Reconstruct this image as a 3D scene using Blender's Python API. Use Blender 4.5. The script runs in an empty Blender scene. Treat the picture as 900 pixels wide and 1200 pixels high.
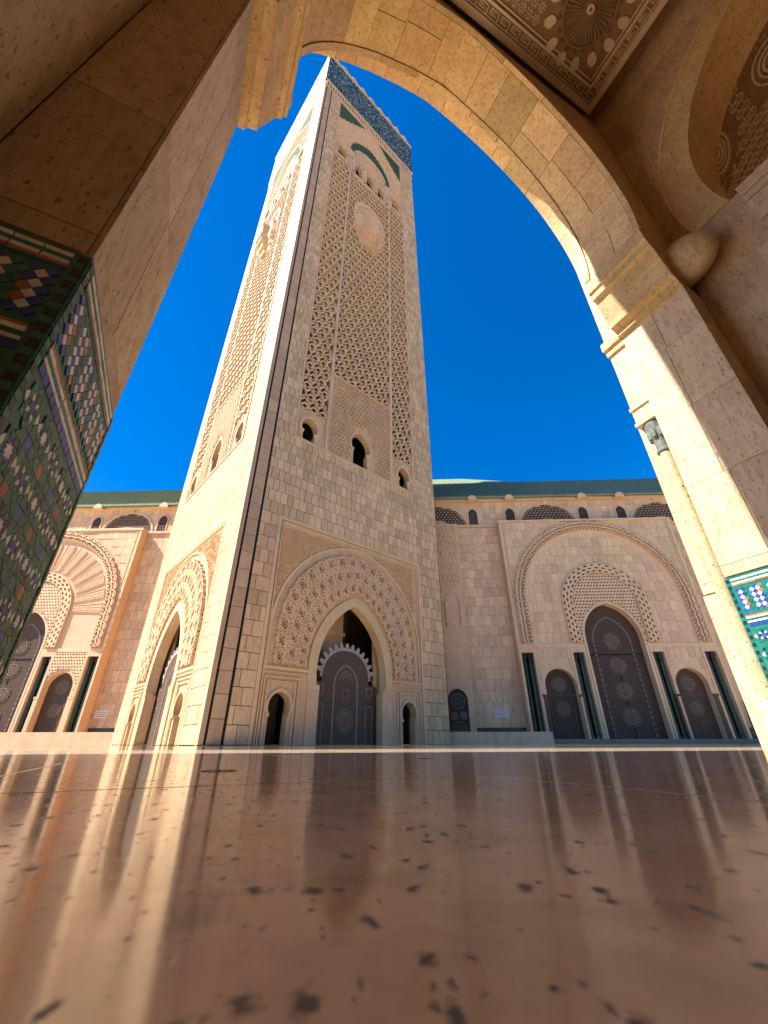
import bpy, math, random
from mathutils import Vector
from mathutils.geometry import tessellate_polygon
R = math.radians
random.seed(7)
scene = bpy.context.scene
COL = scene.collection

# ------------------------------------------------------------ camera
F_PX, PITCH, CAM_Z = 482.0, R(29.43), 0.06
cam = bpy.data.cameras.new('camera'); camo = bpy.data.objects.new('camera', cam); COL.objects.link(camo)
camo.location = (0, 0, CAM_Z); camo.rotation_euler = (R(90) + PITCH, 0, 0)
cam.sensor_fit = 'HORIZONTAL'; cam.sensor_width = 36; cam.lens = 36 * F_PX / 900
cam.clip_start = 0.01; cam.clip_end = 6000
cam.dof.use_dof = True; cam.dof.focus_distance = 30; cam.dof.aperture_fstop = 12
scene.camera = camo

# ------------------------------------------------------------ sky and sun
AL = R(26.0)                       # arcade direction
Av = Vector((math.cos(AL), math.sin(AL), 0)); Dv = Vector((-math.sin(AL), math.cos(AL), 0))
SUN_EL = R(47.5)
sh = (-Av + 0.15 * Dv).normalized()
SUN = Vector((sh.x * math.cos(SUN_EL), sh.y * math.cos(SUN_EL), math.sin(SUN_EL)))
world = bpy.data.worlds.new('World'); scene.world = world; world.use_nodes = True
nt = world.node_tree; nt.nodes.clear()
sky = nt.nodes.new('ShaderNodeTexSky'); sky.sky_type = 'NISHITA'; sky.sun_disc = False
sky.sun_elevation = SUN_EL; sky.sun_rotation = math.atan2(SUN.x, SUN.y)
sky.altitude = 300; sky.air_density = 1.0; sky.dust_density = 0.0; sky.ozone_density = 4.0
hs = nt.nodes.new('ShaderNodeHueSaturation'); hs.inputs['Saturation'].default_value = 1.4; hs.inputs['Hue'].default_value = 0.508
hs.inputs['Value'].default_value = 1.0
bg = nt.nodes.new('ShaderNodeBackground'); bg.inputs['Strength'].default_value = 0.072
wo = nt.nodes.new('ShaderNodeOutputWorld')
nt.links.new(sky.outputs[0], hs.inputs['Color']); nt.links.new(hs.outputs[0], bg.inputs['Color'])
nt.links.new(bg.outputs[0], wo.inputs['Surface'])
sl = bpy.data.lights.new('sun', 'SUN'); so = bpy.data.objects.new('sun', sl); COL.objects.link(so)
sl.energy = 3.7; sl.angle = R(0.5); sl.color = (1.0, 0.965, 0.90)
so.rotation_euler = (-SUN).to_track_quat('-Z', 'Y').to_euler(); so.location = (-30, -20, 60)
vs = scene.view_settings
vs.view_transform = 'Standard'; vs.look = 'None'; vs.gamma = 1; vs.use_curve_mapping = False
vs.exposure = 1.75
scene.render.engine = 'CYCLES'
scene.cycles.max_bounces = 8; scene.cycles.diffuse_bounces = 6; scene.cycles.glossy_bounces = 4

# ------------------------------------------------------------ materials
MATS = {}
def new_mat(name):
    m = bpy.data.materials.new(name); m.use_nodes = True
    n = m.node_tree; n.nodes.clear()
    out = n.nodes.new('ShaderNodeOutputMaterial'); b = n.nodes.new('ShaderNodeBsdfPrincipled')
    n.links.new(b.outputs[0], out.inputs[0]); MATS[name] = m
    return m, n, b
def math_node(n, op, a, b=None, clamp=False):
    k = n.nodes.new('ShaderNodeMath'); k.operation = op; k.use_clamp = clamp
    for i, v in enumerate((a, b)):
        if v is None: continue
        if isinstance(v, (int, float)): k.inputs[i].default_value = v
        else: n.links.new(v, k.inputs[i])
    return k.outputs[0]
def mixc(n, fac, a, b, mode='MIX'):
    k = n.nodes.new('ShaderNodeMix'); k.data_type = 'RGBA'; k.blend_type = mode
    for sock, v in ((k.inputs[0], fac), (k.inputs[6], a), (k.inputs[7], b)):
        if isinstance(v, (int, float)): sock.default_value = v
        elif isinstance(v, tuple): sock.default_value = (*v, 1)
        else: n.links.new(v, sock)
    return k.outputs[2]
def noise(n, vec, scale, detail=4, rough=.55):
    k = n.nodes.new('ShaderNodeTexNoise'); k.inputs['Scale'].default_value = scale
    k.inputs['Detail'].default_value = detail; k.inputs['Roughness'].default_value = rough
    n.links.new(vec, k.inputs['Vector']); return k.outputs['Fac']
def ramp(n, fac, p0, p1):
    k = n.nodes.new('ShaderNodeMapRange'); k.inputs[1].default_value = p0; k.inputs[2].default_value = p1
    n.links.new(fac, k.inputs[0]); return k.outputs[0]
def piece_random(n):
    g = n.nodes.new('ShaderNodeNewGeometry'); o = n.nodes.new('ShaderNodeObjectInfo')
    s = math_node(n, 'ADD', g.outputs['Random Per Island'], o.outputs['Random'])
    return g, math_node(n, 'FRACT', s)
def scaled(n, vec, s):
    k = n.nodes.new('ShaderNodeVectorMath'); k.operation = 'MULTIPLY'; k.inputs[1].default_value = s
    n.links.new(vec, k.inputs[0]); return k.outputs[0]
def stone(name, ca, cb, cdark, scale=1.0, streak=(1, 1, .25), pit=.5, vary=.22, rough=.65, bump=.25, spec=.3, piece=True, pitscale=30, hue=.03, mott=.5):
    m, n, b = new_mat(name)
    g, rnd = piece_random(n)
    vec = g.outputs['Position']
    if piece:
        cx = n.nodes.new('ShaderNodeCombineXYZ')
        for i, q in enumerate((37., 53., 71.)): n.links.new(math_node(n, 'MULTIPLY', rnd, q), cx.inputs[i])
        ad = n.nodes.new('ShaderNodeVectorMath'); ad.operation = 'ADD'
        n.links.new(vec, ad.inputs[0]); n.links.new(cx.outputs[0], ad.inputs[1]); vec = ad.outputs[0]
    sv = scaled(n, vec, streak)
    n1 = noise(n, sv, 2.2 * scale, 6, .6); n2 = noise(n, vec, .55 * scale, 4); n3 = noise(n, sv, 9 * scale, 5, .65)
    c = mixc(n, ramp(n, n1, .35, .68), ca, cb)
    c = mixc(n, math_node(n, 'MULTIPLY', ramp(n, n3, .48, .74), mott), c, cdark)
    c = mixc(n, math_node(n, 'MULTIPLY', ramp(n, n2, .42, .75), .35), c, cdark)
    st_ = noise(n, scaled(n, g.outputs['Position'], (1, 1, .22)), .5 * scale, 5, .65)
    c = mixc(n, math_node(n, 'MULTIPLY', ramp(n, st_, .5, .75), .4), c, tuple(q * .85 for q in cdark))
    pn = noise(n, scaled(n, vec, (1, 1, .55)), pitscale * scale, 3, .5)
    pitm = math_node(n, 'MULTIPLY', ramp(n, pn, .62, .70), ramp(n, noise(n, vec, 3.1 * scale, 3), .42, .6))
    pitm = math_node(n, 'MULTIPLY', pitm, pit, True)
    pit2 = math_node(n, 'MULTIPLY', ramp(n, noise(n, sv, pitscale * .75 * scale, 3, .5), .64, .70), pit * .7)
    pitm = math_node(n, 'MAXIMUM', pitm, pit2)
    c = mixc(n, pitm, c, tuple(q * .35 for q in cdark))
    h = n.nodes.new('ShaderNodeHueSaturation'); n.links.new(c, h.inputs['Color'])
    v = n.nodes.new('ShaderNodeMapRange'); v.inputs[3].default_value = 1 - vary; v.inputs[4].default_value = 1 + vary * .75
    n.links.new(rnd, v.inputs[0]); n.links.new(v.outputs[0], h.inputs['Value'])
    r2 = math_node(n, 'FRACT', math_node(n, 'MULTIPLY', rnd, 7.31))
    v2 = n.nodes.new('ShaderNodeMapRange'); v2.inputs[3].default_value = .5 - hue * .5; v2.inputs[4].default_value = .5 + hue * .35
    n.links.new(r2, v2.inputs[0]); n.links.new(v2.outputs[0], h.inputs['Hue'])
    n.links.new(h.outputs[0], b.inputs['Base Color'])
    b.inputs['Roughness'].default_value = rough; b.inputs['Specular IOR Level'].default_value = spec
    bp = n.nodes.new('ShaderNodeBump'); bp.inputs['Strength'].default_value = bump; bp.inputs['Distance'].default_value = .02
    hgt = math_node(n, 'SUBTRACT', math_node(n, 'MULTIPLY', n3, .5), pitm)
    n.links.new(hgt, bp.inputs['Height']); n.links.new(bp.outputs[0], b.inputs['Normal'])
    return m
def plain(name, col, rough=.5, metal=0, spec=.5, vary=.12, bump=0, bscale=20, coat=0):
    m, n, b = new_mat(name)
    g, rnd = piece_random(n)
    nz = noise(n, g.outputs['Position'], bscale * .4, 4)
    c = mixc(n, ramp(n, nz, .3, .7), tuple(q * .8 for q in col), tuple(min(1, q * 1.15) for q in col))
    h = n.nodes.new('ShaderNodeHueSaturation'); n.links.new(c, h.inputs['Color'])
    v = n.nodes.new('ShaderNodeMapRange'); v.inputs[3].default_value = 1 - vary; v.inputs[4].default_value = 1 + vary
    n.links.new(rnd, v.inputs[0]); n.links.new(v.outputs[0], h.inputs['Value'])
    n.links.new(h.outputs[0], b.inputs['Base Color'])
    b.inputs['Roughness'].default_value = rough; b.inputs['Metallic'].default_value = metal
    b.inputs['Specular IOR Level'].default_value = spec; b.inputs['Coat Weight'].default_value = coat
    if bump:
        bp = n.nodes.new('ShaderNodeBump'); bp.inputs['Strength'].default_value = bump; bp.inputs['Distance'].default_value = .01
        n.links.new(noise(n, g.outputs['Position'], bscale, 4), bp.inputs['Height']); n.links.new(bp.outputs[0], b.inputs['Normal'])
    return m

# travertine of the minaret, of the mosque front, of the gallery
stone('tower_stone', (.68, .465, .255), (.59, .385, .195), (.40, .24, .11), scale=1.15, vary=.2, pit=.4, bump=.3, hue=.01, mott=.8)
stone('tower_smooth', (.66, .455, .25), (.58, .385, .20), (.43, .27, .13), scale=.9, vary=.06, pit=.25, bump=.2, piece=False, mott=.6)
stone('corner_stone', (.54, .355, .205), (.47, .30, .165), (.37, .23, .12), scale=1.0, vary=.12, pit=.2, bump=.15, hue=.015)
stone('carved_stone', (.68, .475, .27), (.60, .405, .22), (.46, .29, .15), scale=1.2, vary=.05, pit=.3, bump=.3, piece=False)
stone('sebka_back', (.10, .066, .04), (.08, .052, .03), (.055, .036, .02), scale=.7, vary=.02, pit=.1, bump=.1, piece=False)  # dark tone paints shade into the backs of the pierced carving
stone('mortar', (.17, .115, .07), (.145, .095, .058), (.11, .07, .042), scale=.7, vary=.02, pit=.1, bump=.1, piece=False)
stone('front_carved', (.75, .52, .30), (.67, .45, .25), (.53, .34, .18), scale=1.2, vary=.05, pit=.3, bump=.3, piece=False)
stone('front_stone', (.77, .525, .30), (.68, .44, .24), (.47, .28, .14), scale=1.1, vary=.16, pit=.4, bump=.25, streak=(1, 1, .6), hue=.012, mott=.75)
stone('front_smooth', (.74, .515, .30), (.66, .44, .245), (.51, .32, .17), scale=.9, vary=.05, pit=.25, bump=.15, piece=False, mott=.6)
stone('gallery_stone', (.62, .465, .275), (.535, .385, .215), (.32, .205, .10), scale=1.3, streak=(1, 1, .3), vary=.14, pit=.85, bump=.45, rough=.6, pitscale=26, hue=.015, mott=.75)
stone('voussoir_stone', (.71, .495, .225), (.60, .39, .15), (.40, .24, .085), scale=1.1, streak=(1, 1, .8), vary=.2, pit=.85, bump=.45, rough=.6, pitscale=24, hue=.02, mott=.85)
stone('gallery_joint', (.34, .25, .16), (.28, .2, .13), (.2, .14, .09), scale=1, vary=.03, pit=.2, piece=False)
stone('ceiling_wood', (.34, .21, .10), (.27, .16, .07), (.17, .095, .04), scale=2, vary=.08, pit=.1, bump=.15, piece=False)
stone('ceiling_mid', (.52, .36, .20), (.44, .29, .15), (.32, .20, .10), scale=2, vary=.1, pit=.1, bump=.1)
stone('ceiling_cream', (.76, .60, .38), (.68, .52, .32), (.54, .40, .24), scale=2, vary=.1, pit=.1, bump=.1)
stone('column_marble', (.60, .48, .26), (.47, .38, .19), (.20, .19, .09), scale=2.2, streak=(1, 1, 1), vary=.03, pit=1.0, bump=.5, rough=.35, piece=False, pitscale=14)
stone('bench_stone', (.72, .48, .30), (.64, .40, .23), (.50, .31, .17), scale=.9, vary=.12, pit=.2, bump=.1, streak=(1, 1, .25), hue=.01, spec=.1)
stone('step_stone', (.34, .25, .18), (.28, .205, .145), (.2, .145, .10), scale=1, vary=.1, pit=.1)
stone('capital_stone', (.17, .19, .16), (.12, .14, .12), (.06, .07, .06), scale=4, vary=.05, pit=.2, bump=.3, piece=False)
plain('bronze', (.085, .050, .030), .5, 0, .22, .2, .5, 14)
plain('bronze_light', (.22, .16, .11), .5, 0, .25, .1)
plain('bronze_mid', (.095, .066, .046), .5, 0, .25, .15)
plain('crest_metal', (.34, .28, .23), .5, 0, .3, .1)
plain('dark_marble', (.016, .019, .016), .35, 0, .25, .2)
plain('green_marble', (.026, .048, .030), .3, 0, .3, .2)
plain('black_inlay', (.012, .010, .009), .6, 0, .1, .05)
plain('zellige_green', (.012, .135, .08), .22, 0, .5, .25, .08, 30)
plain('zellige_teal', (.012, .13, .12), .22, 0, .5, .25, .08, 30)
plain('zellige_blue', (.022, .055, .30), .2, 0, .5, .3, .08, 30)
plain('zellige_white', (.68, .65, .57), .25, 0, .5, .12, .08, 30)
plain('zellige_orange', (.42, .13, .03), .22, 0, .5, .25, .08, 30)
plain('zellige_black', (.015, .016, .02), .2, 0, .5, .2, .08, 30)
plain('grout', (.06, .065, .055), .8, 0, .2, .05)
plain('green_inlay', (.05, .085, .045), .8, 0, .1, .1, .2, 3)
plain('sign_white', (.78, .68, .54), .5, 0, .4, .05)
plain('sign_ink', (.10, .12, .22), .6, 0, .3, .05)
plain('iron', (.03, .026, .024), .5, .6, .5, .1)
plain('interior_dark', (.10, .075, .055), .8, 0, .2, .05)  # dark tone paints in the shade of the tower's unlit inside

def roof_mat():
    m, n, b = new_mat('roof_tile')
    tc = n.nodes.new('ShaderNodeTexCoord')
    nz = noise(n, tc.outputs['Object'], 1.2, 5); n4 = noise(n, tc.outputs['Object'], 8, 3)
    c = mixc(n, ramp(n, nz, .3, .7), (.20, .24, .14), (.28, .32, .19))
    c = mixc(n, math_node(n, 'MULTIPLY', ramp(n, n4, .4, .7), .4), c, (.13, .19, .10))
    n.links.new(c, b.inputs['Base Color']); b.inputs['Roughness'].default_value = .75; b.inputs['Specular IOR Level'].default_value = .2
    return m
roof_mat()
def band_mat():     # blue zellige far up on the tower: pieces far too small to tell apart
    m, n, b = new_mat('blue_zellige')
    tc = n.nodes.new('ShaderNodeTexCoord')
    v = n.nodes.new('ShaderNodeTexVoronoi'); v.inputs['Scale'].default_value = 2.4; v.inputs['Randomness'].default_value = .7
    n.links.new(tc.outputs['Object'], v.inputs['Vector'])
    sp = n.nodes.new('ShaderNodeSeparateColor'); n.links.new(v.outputs['Color'], sp.inputs[0])
    c = mixc(n, ramp(n, sp.outputs[0], .45, .55), (.04, .075, .085), (.10, .19, .18))
    c = mixc(n, ramp(n, sp.outputs[1], .62, .70), c, (.50, .50, .42))
    c = mixc(n, ramp(n, sp.outputs[2], .72, .8), c, (.03, .11, .075))
    d = ramp(n, v.outputs['Distance'], .30, .42)
    c = mixc(n, d, c, (.03, .05, .055))
    n.links.new(c, b.inputs['Base Color']); b.inputs['Roughness'].default_value = .6; b.inputs['Specular IOR Level'].default_value = .2
band_mat()
def floor_mat():
    m, n, b = new_mat('polished_floor')
    g, rnd = piece_random(n)
    P = g.outputs['Position']
    n1 = noise(n, P, 3.5, 6, .6); n2 = noise(n, P, 14, 4); n3 = noise(n, P, 55, 3)
    c = mixc(n, ramp(n, n1, .35, .65), (.80, .60, .40), (.69, .49, .31))
    c = mixc(n, math_node(n, 'MULTIPLY', ramp(n, n2, .5, .72), .45), c, (.52, .34, .215))
    vn = n.nodes.new('ShaderNodeTexNoise'); vn.inputs['Scale'].default_value = 1.6; vn.inputs['Detail'].default_value = 7; vn.inputs['Distortion'].default_value = 1.4; n.links.new(P, vn.inputs['Vector'])
    vein = math_node(n, 'ABSOLUTE', math_node(n, 'SUBTRACT', vn.outputs['Fac'], .5))
    vm = n.nodes.new('ShaderNodeMapRange'); vm.inputs[1].default_value = 0; vm.inputs[2].default_value = .035; vm.inputs[3].default_value = .38; vm.inputs[4].default_value = 0; n.links.new(vein, vm.inputs[0])
    c = mixc(n, vm.outputs[0], c, (.36, .22, .13))
    def specks(scale, rmax, keep):
        w = n.nodes.new('ShaderNodeVectorMath'); w.operation = 'ADD'; Ps = scaled(n, P, (1, .5, 1))
        nn = n.nodes.new('ShaderNodeTexNoise'); nn.inputs['Scale'].default_value = scale * 1.6; n.links.new(P, nn.inputs['Vector'])
        sc = n.nodes.new('ShaderNodeVectorMath'); sc.operation = 'SCALE'; sc.inputs['Scale'].default_value = .7 / scale
        n.links.new(nn.outputs['Color'], sc.inputs[0]); n.links.new(Ps, w.inputs[0]); n.links.new(sc.outputs[0], w.inputs[1])
        v = n.nodes.new('ShaderNodeTexVoronoi'); v.inputs['Scale'].default_value = scale; v.voronoi_dimensions = '2D'
        n.links.new(w.outputs[0], v.inputs['Vector'])
        sp = n.nodes.new('ShaderNodeSeparateColor'); n.links.new(v.outputs['Color'], sp.inputs[0])
        rad = math_node(n, 'MULTIPLY', sp.outputs[1], rmax)
        inside = n.nodes.new('ShaderNodeMapRange'); inside.inputs[3].default_value = 1; inside.inputs[4].default_value = 0
        n.links.new(v.outputs['Distance'], inside.inputs[0])
        n.links.new(math_node(n, 'MULTIPLY', rad, .35), inside.inputs[1]); n.links.new(rad, inside.inputs[2])
        k = math_node(n, 'LESS_THAN', sp.outputs[0], keep)
        return math_node(n, 'MULTIPLY', inside.outputs[0], k)
    s1 = specks(58, .32, .36); s2 = specks(135, .34, .30); s4 = specks(36, .22, .22); s3 = specks(13, .3, .4)
    sm = math_node(n, 'MAXIMUM', math_node(n, 'MAXIMUM', s1, s4), math_node(n, 'MULTIPLY', s2, .8))
    c = mixc(n, math_node(n, 'MULTIPLY', s3, .5), c, (.14, .085, .05))
    c = mixc(n, math_node(n, 'MULTIPLY', sm, .92), c, (.05, .034, .024))
    n.links.new(c, b.inputs['Base Color'])
    rr = math_node(n, 'ADD', math_node(n, 'MULTIPLY', n2, .12), .055)
    rr = math_node(n, 'ADD', rr, math_node(n, 'MULTIPLY', sm, .4)); n.links.new(rr, b.inputs['Roughness'])
    b.inputs['IOR'].default_value = 1.55
    bp = n.nodes.new('ShaderNodeBump'); bp.inputs['Strength'].default_value = .05; bp.inputs['Distance'].default_value = .002
    n.links.new(math_node(n, 'SUBTRACT', math_node(n, 'MULTIPLY', n3, .25), sm), bp.inputs['Height'])
    n.links.new(bp.outputs[0], b.inputs['Normal'])
floor_mat()
def court_mat():
    m, n, b = new_mat('court_paving')
    g = n.nodes.new('ShaderNodeNewGeometry'); P = g.outputs['Position']
    c = mixc(n, ramp(n, noise(n, P, .6, 5), .3, .7), (.72, .53, .34), (.64, .46, .285))
    br = n.nodes.new('ShaderNodeTexBrick'); br.inputs['Scale'].default_value = .8; br.inputs['Mortar Size'].default_value = .008
    br.inputs['Color1'].default_value = (1, 1, 1, 1); br.inputs['Color2'].default_value = (.86, .86, .86, 1); br.inputs['Mortar'].default_value = (.5, .5, .5, 1)
    n.links.new(P, br.inputs['Vector'])
    c = mixc(n, 1.0, c, br.outputs['Color'], 'MULTIPLY')
    n.links.new(c, b.inputs['Base Color']); b.inputs['Roughness'].default_value = .2; b.inputs['Coat Weight'].default_value = 1; b.inputs['Coat Roughness'].default_value = .04; b.inputs['Coat IOR'].default_value = 1.6
court_mat()

# ------------------------------------------------------------ mesh helpers
class MB:
    def __init__(s, T=None): s.v = []; s.f = []; s.m = []; s.T = T or (lambda x, y, z: (x, y, z))
    def add(s, vs, fs, m=0):
        o = len(s.v); s.v += [s.T(*p) for p in vs]
        for f in fs: s.f.append(tuple(i + o for i in f)); s.m.append(m)
    def box(s, x0, x1, y0, y1, z0, z1, m=0, skip=()):
        vs = [(x0, y0, z0), (x1, y0, z0), (x1, y1, z0), (x0, y1, z0), (x0, y0, z1), (x1, y0, z1), (x1, y1, z1), (x0, y1, z1)]
        fs = {'z0': (0, 3, 2, 1), 'z1': (4, 5, 6, 7), 'y0': (0, 1, 5, 4), 'x1': (1, 2, 6, 5), 'y1': (2, 3, 7, 6), 'x0': (3, 0, 4, 7)}
        s.add(vs, [f for k, f in fs.items() if k not in skip], m)
    def plate(s, outer, holes, y0, hole_depth=.5, m=0, mh=None, edge=0):
        """flat (x,z) polygon with holes at depth y0, hole walls going inwards"""
        loops = [outer] + holes
        tris = tessellate_polygon([[Vector((x, z, 0)) for x, z in l] for l in loops])
        s.add([(x, y0, z) for l in loops for x, z in l], tris, m)
        for h in holes: s.rim(h, y0, y0 + hole_depth, m if mh is None else mh)
        if edge: s.rim(outer, y0, y0 + edge, m)
    def rim(s, loop, y0, y1, m=0, closed=True):
        k = len(loop)
        s.add([(x, y0, z) for x, z in loop] + [(x, y1, z) for x, z in loop],
              [(i, (i + 1) % k, k + (i + 1) % k, k + i) for i in range(k if closed else k - 1)], m)
    def slab(s, poly, y0, y1, m=0):
        s.plate(poly, [], y0, m=m, edge=y1 - y0)
    def ring(s, a, b, y0, y1, m=0):
        """strip between two open curves a (inner) and b (outer), front at y0, sides back to y1"""
        k = len(a)
        s.add([(x, y0, z) for x, z in a] + [(x, y0, z) for x, z in b], [(i, i + 1, k + i + 1, k + i) for i in range(k - 1)], m)
        s.rim(a, y0, y1, m, False); s.rim(b, y0, y1, m, False)
        for i in (0, k - 1):
            (x0, z0), (x1, z1) = a[i], b[i]
            s.add([(x0, y0, z0), (x1, y0, z1), (x1, y1, z1), (x0, y1, z0)], [(0, 1, 2, 3)], m)
    def strip(s, path, w, y0, y1, m=0, closed=False):
        """raised flat rib of width w along a path in (x,z)"""
        k = len(path); L = []; Rr = []
        for i, (x, z) in enumerate(path):
            p = path[(i - 1) % k] if (closed or i) else path[0]; q = path[(i + 1) % k] if (closed or i < k - 1) else path[-1]
            dx, dz = q[0] - p[0], q[1] - p[1]; l = math.hypot(dx, dz) or 1
            L.append((x - dz / l * w / 2, z + dx / l * w / 2)); Rr.append((x + dz / l * w / 2, z - dx / l * w / 2))
        if closed: L.append(L[0]); Rr.append(Rr[0])
        k = len(L)
        s.add([(x, y0, z) for x, z in L] + [(x, y0, z) for x, z in Rr], [(i, i + 1, k + i + 1, k + i) for i in range(k - 1)], m)
        s.rim(L, y0, y1, m, False); s.rim(Rr, y0, y1, m, False)
    def perf(s, mp, u0, u1, v0, v1, nu, nv, hole, y0, depth, m=0, mb=1, keep=None, stagger=False, void=None):
        """pierced plate: nu x nv cells each with a hole; mp maps (u,v) to (x,z)"""
        du, dv = (u1 - u0) / nu, (v1 - v0) / nv
        k = len(hole); sq = []
        for x, y in hole:
            q = max(abs(x), abs(y)) or 1; sq.append((x / q * .5, y / q * .5))
        # keep corners so that the plate has no gaps
        for j in range(nv):
            off = .5 if (stagger and j % 2) else 0
            for i in range(nu + (1 if off else 0)):
                cu, cv = u0 + (i + .5 - off) * du, v0 + (j + .5) * dv
                if keep and not keep(cu, cv): continue
                def at(p):
                    return mp(min(u1, max(u0, cu + p[0] * du)), cv + p[1] * dv)
                A = [at(p) for p in sq]; B = [at(p) for p in hole]
                s.add([(x, y0, z) for x, z in A] + [(x, y0, z) for x, z in B] + [(x, y0 + depth, z) for x, z in B],
                      [(a, (a + 1) % k, k + (a + 1) % k, k + a) for a in range(k)] +
                      [(k + a, k + (a + 1) % k, 2 * k + (a + 1) % k, 2 * k + a) for a in range(k)], m)
                if void is None: s.add([(x, y0 + depth, z) for x, z in B], [tuple(range(k))], mb)
        if void is not None:
            q = [mp(u0, v0), mp(u1, v0), mp(u1, v1), mp(u0, v1)]; s.add([(x, y0 + void, z) for x, z in q], [(0, 1, 2, 3)], mb)
    def lathe(s, prof, cx, cy, n=16, m=0, a0=0, a1=2 * math.pi):
        full = abs(a1 - a0 - 2 * math.pi) < 1e-6; k = n if full else n + 1
        vs = []
        for r, z in prof:
            for i in range(k):
                t = a0 + (a1 - a0) * i / n; vs.append((cx + r * math.cos(t), cy + r * math.sin(t), z))
        fs = []
        for j in range(len(prof) - 1):
            for i in range(n if full else n):
                i2 = (i + 1) % k; fs.append((j * k + i, j * k + i2, (j + 1) * k + i2, (j + 1) * k + i))
        s.add(vs, fs, m)
    def build(s, name, mats, parent=None, smooth=False, kind=None, label=None):
        me = bpy.data.meshes.new(name); me.from_pydata(s.v, [], s.f)
        for q in (mats if isinstance(mats, (list, tuple)) else [mats]): me.materials.append(MATS[q])
        if any(s.m): me.polygons.foreach_set('material_index', s.m)
        if smooth: me.polygons.foreach_set('use_smooth', [True] * len(s.f))
        me.update()
        o = bpy.data.objects.new(name, me); COL.objects.link(o); o.parent = parent
        if kind: o['kind'] = kind
        if label: o['label'] = label
        return o
def empty(name, loc, rz, label, cat, group=None):
    o = bpy.data.objects.new(name, None); COL.objects.link(o); o.location = loc; o.rotation_euler = (0, 0, rz)
    o.empty_display_size = .2
    o['label'] = label; o['category'] = cat
    if group: o['group'] = group
    return o
_unit = {}
def unit_box(mat):
    if mat not in _unit:
        b = MB(); b.box(0, 1, 0, 1, 0, 1)
        me = bpy.data.meshes.new('stone_block'); me.from_pydata(b.v, [], b.f); me.materials.append(MATS[mat]); _unit[mat] = me
    return _unit[mat]
def lone_block(name, mat, parent, x0, x1, y0, y1, z0, z1):
    o = bpy.data.objects.new(name, unit_box(mat)); COL.objects.link(o); o.parent = parent
    o.location = (x0, y0, z0); o.scale = (x1 - x0, y1 - y0, z1 - z0); return o

def arch(hw, zs, zk, n=16, cx=0, drop=0, base=None, basehw=None):
    """two-centred arch curve from left to right; optional horseshoe drop and straight jambs down to base"""
    q = (zk - zs) ** 2 / hw; r = (hw + q) / 2; e = r - hw
    t0 = -math.asin(min(.9, drop / r)); t1 = math.atan2(zk - zs, e)
    pts = [(-e + r * math.cos(t0 + (t1 - t0) * i / n), zs + r * math.sin(t0 + (t1 - t0) * i / n)) for i in range(n + 1)]
    c = [(cx - x, z) for x, z in pts] + [(cx + x, z) for x, z in pts[-2::-1]]
    if base is not None:
        b = basehw or (pts[0][0])
        ext = [(cx - b, base)] + ([(cx - b, pts[0][1])] if basehw else [])
        ext2 = ([(cx + b, pts[0][1])] if basehw else []) + [(cx + b, base)]
        c = ext + c + ext2
    return c
def inside(poly, x, z):
    r = False; k = len(poly)
    for i in range(k):
        (x0, z0), (x1, z1) = poly[i], poly[i - 1]
        if (z0 > z) != (z1 > z) and x < (x1 - x0) * (z - z0) / (z1 - z0) + x0: r = not r
    return r
TEAR = [(0, .48), (.14, .32), (.36, .20), (.44, -.04), (.35, -.28), (.14, -.36), (0, -.46), (-.14, -.36), (-.35, -.28), (-.44, -.04), (-.36, .20), (-.14, .32)]
OVAL = [(.34 * math.cos(t * math.pi / 5), .34 * math.sin(t * math.pi / 5)) for t in range(10)]
STAR4 = [((.42 if t % 2 == 0 else .24) * math.cos(t * math.pi / 4), (.42 if t % 2 == 0 else .24) * math.sin(t * math.pi / 4)) for t in range(8)]
CRESC = [(-.45, -.28), (-.32, .14), (0, .36), (.32, .14), (.45, -.28), (.28, -.22), (.15, -.02), (0, .06), (-.15, -.02), (-.28, -.22)]
CRESC = [(x, y) for x, y in CRESC]

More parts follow.
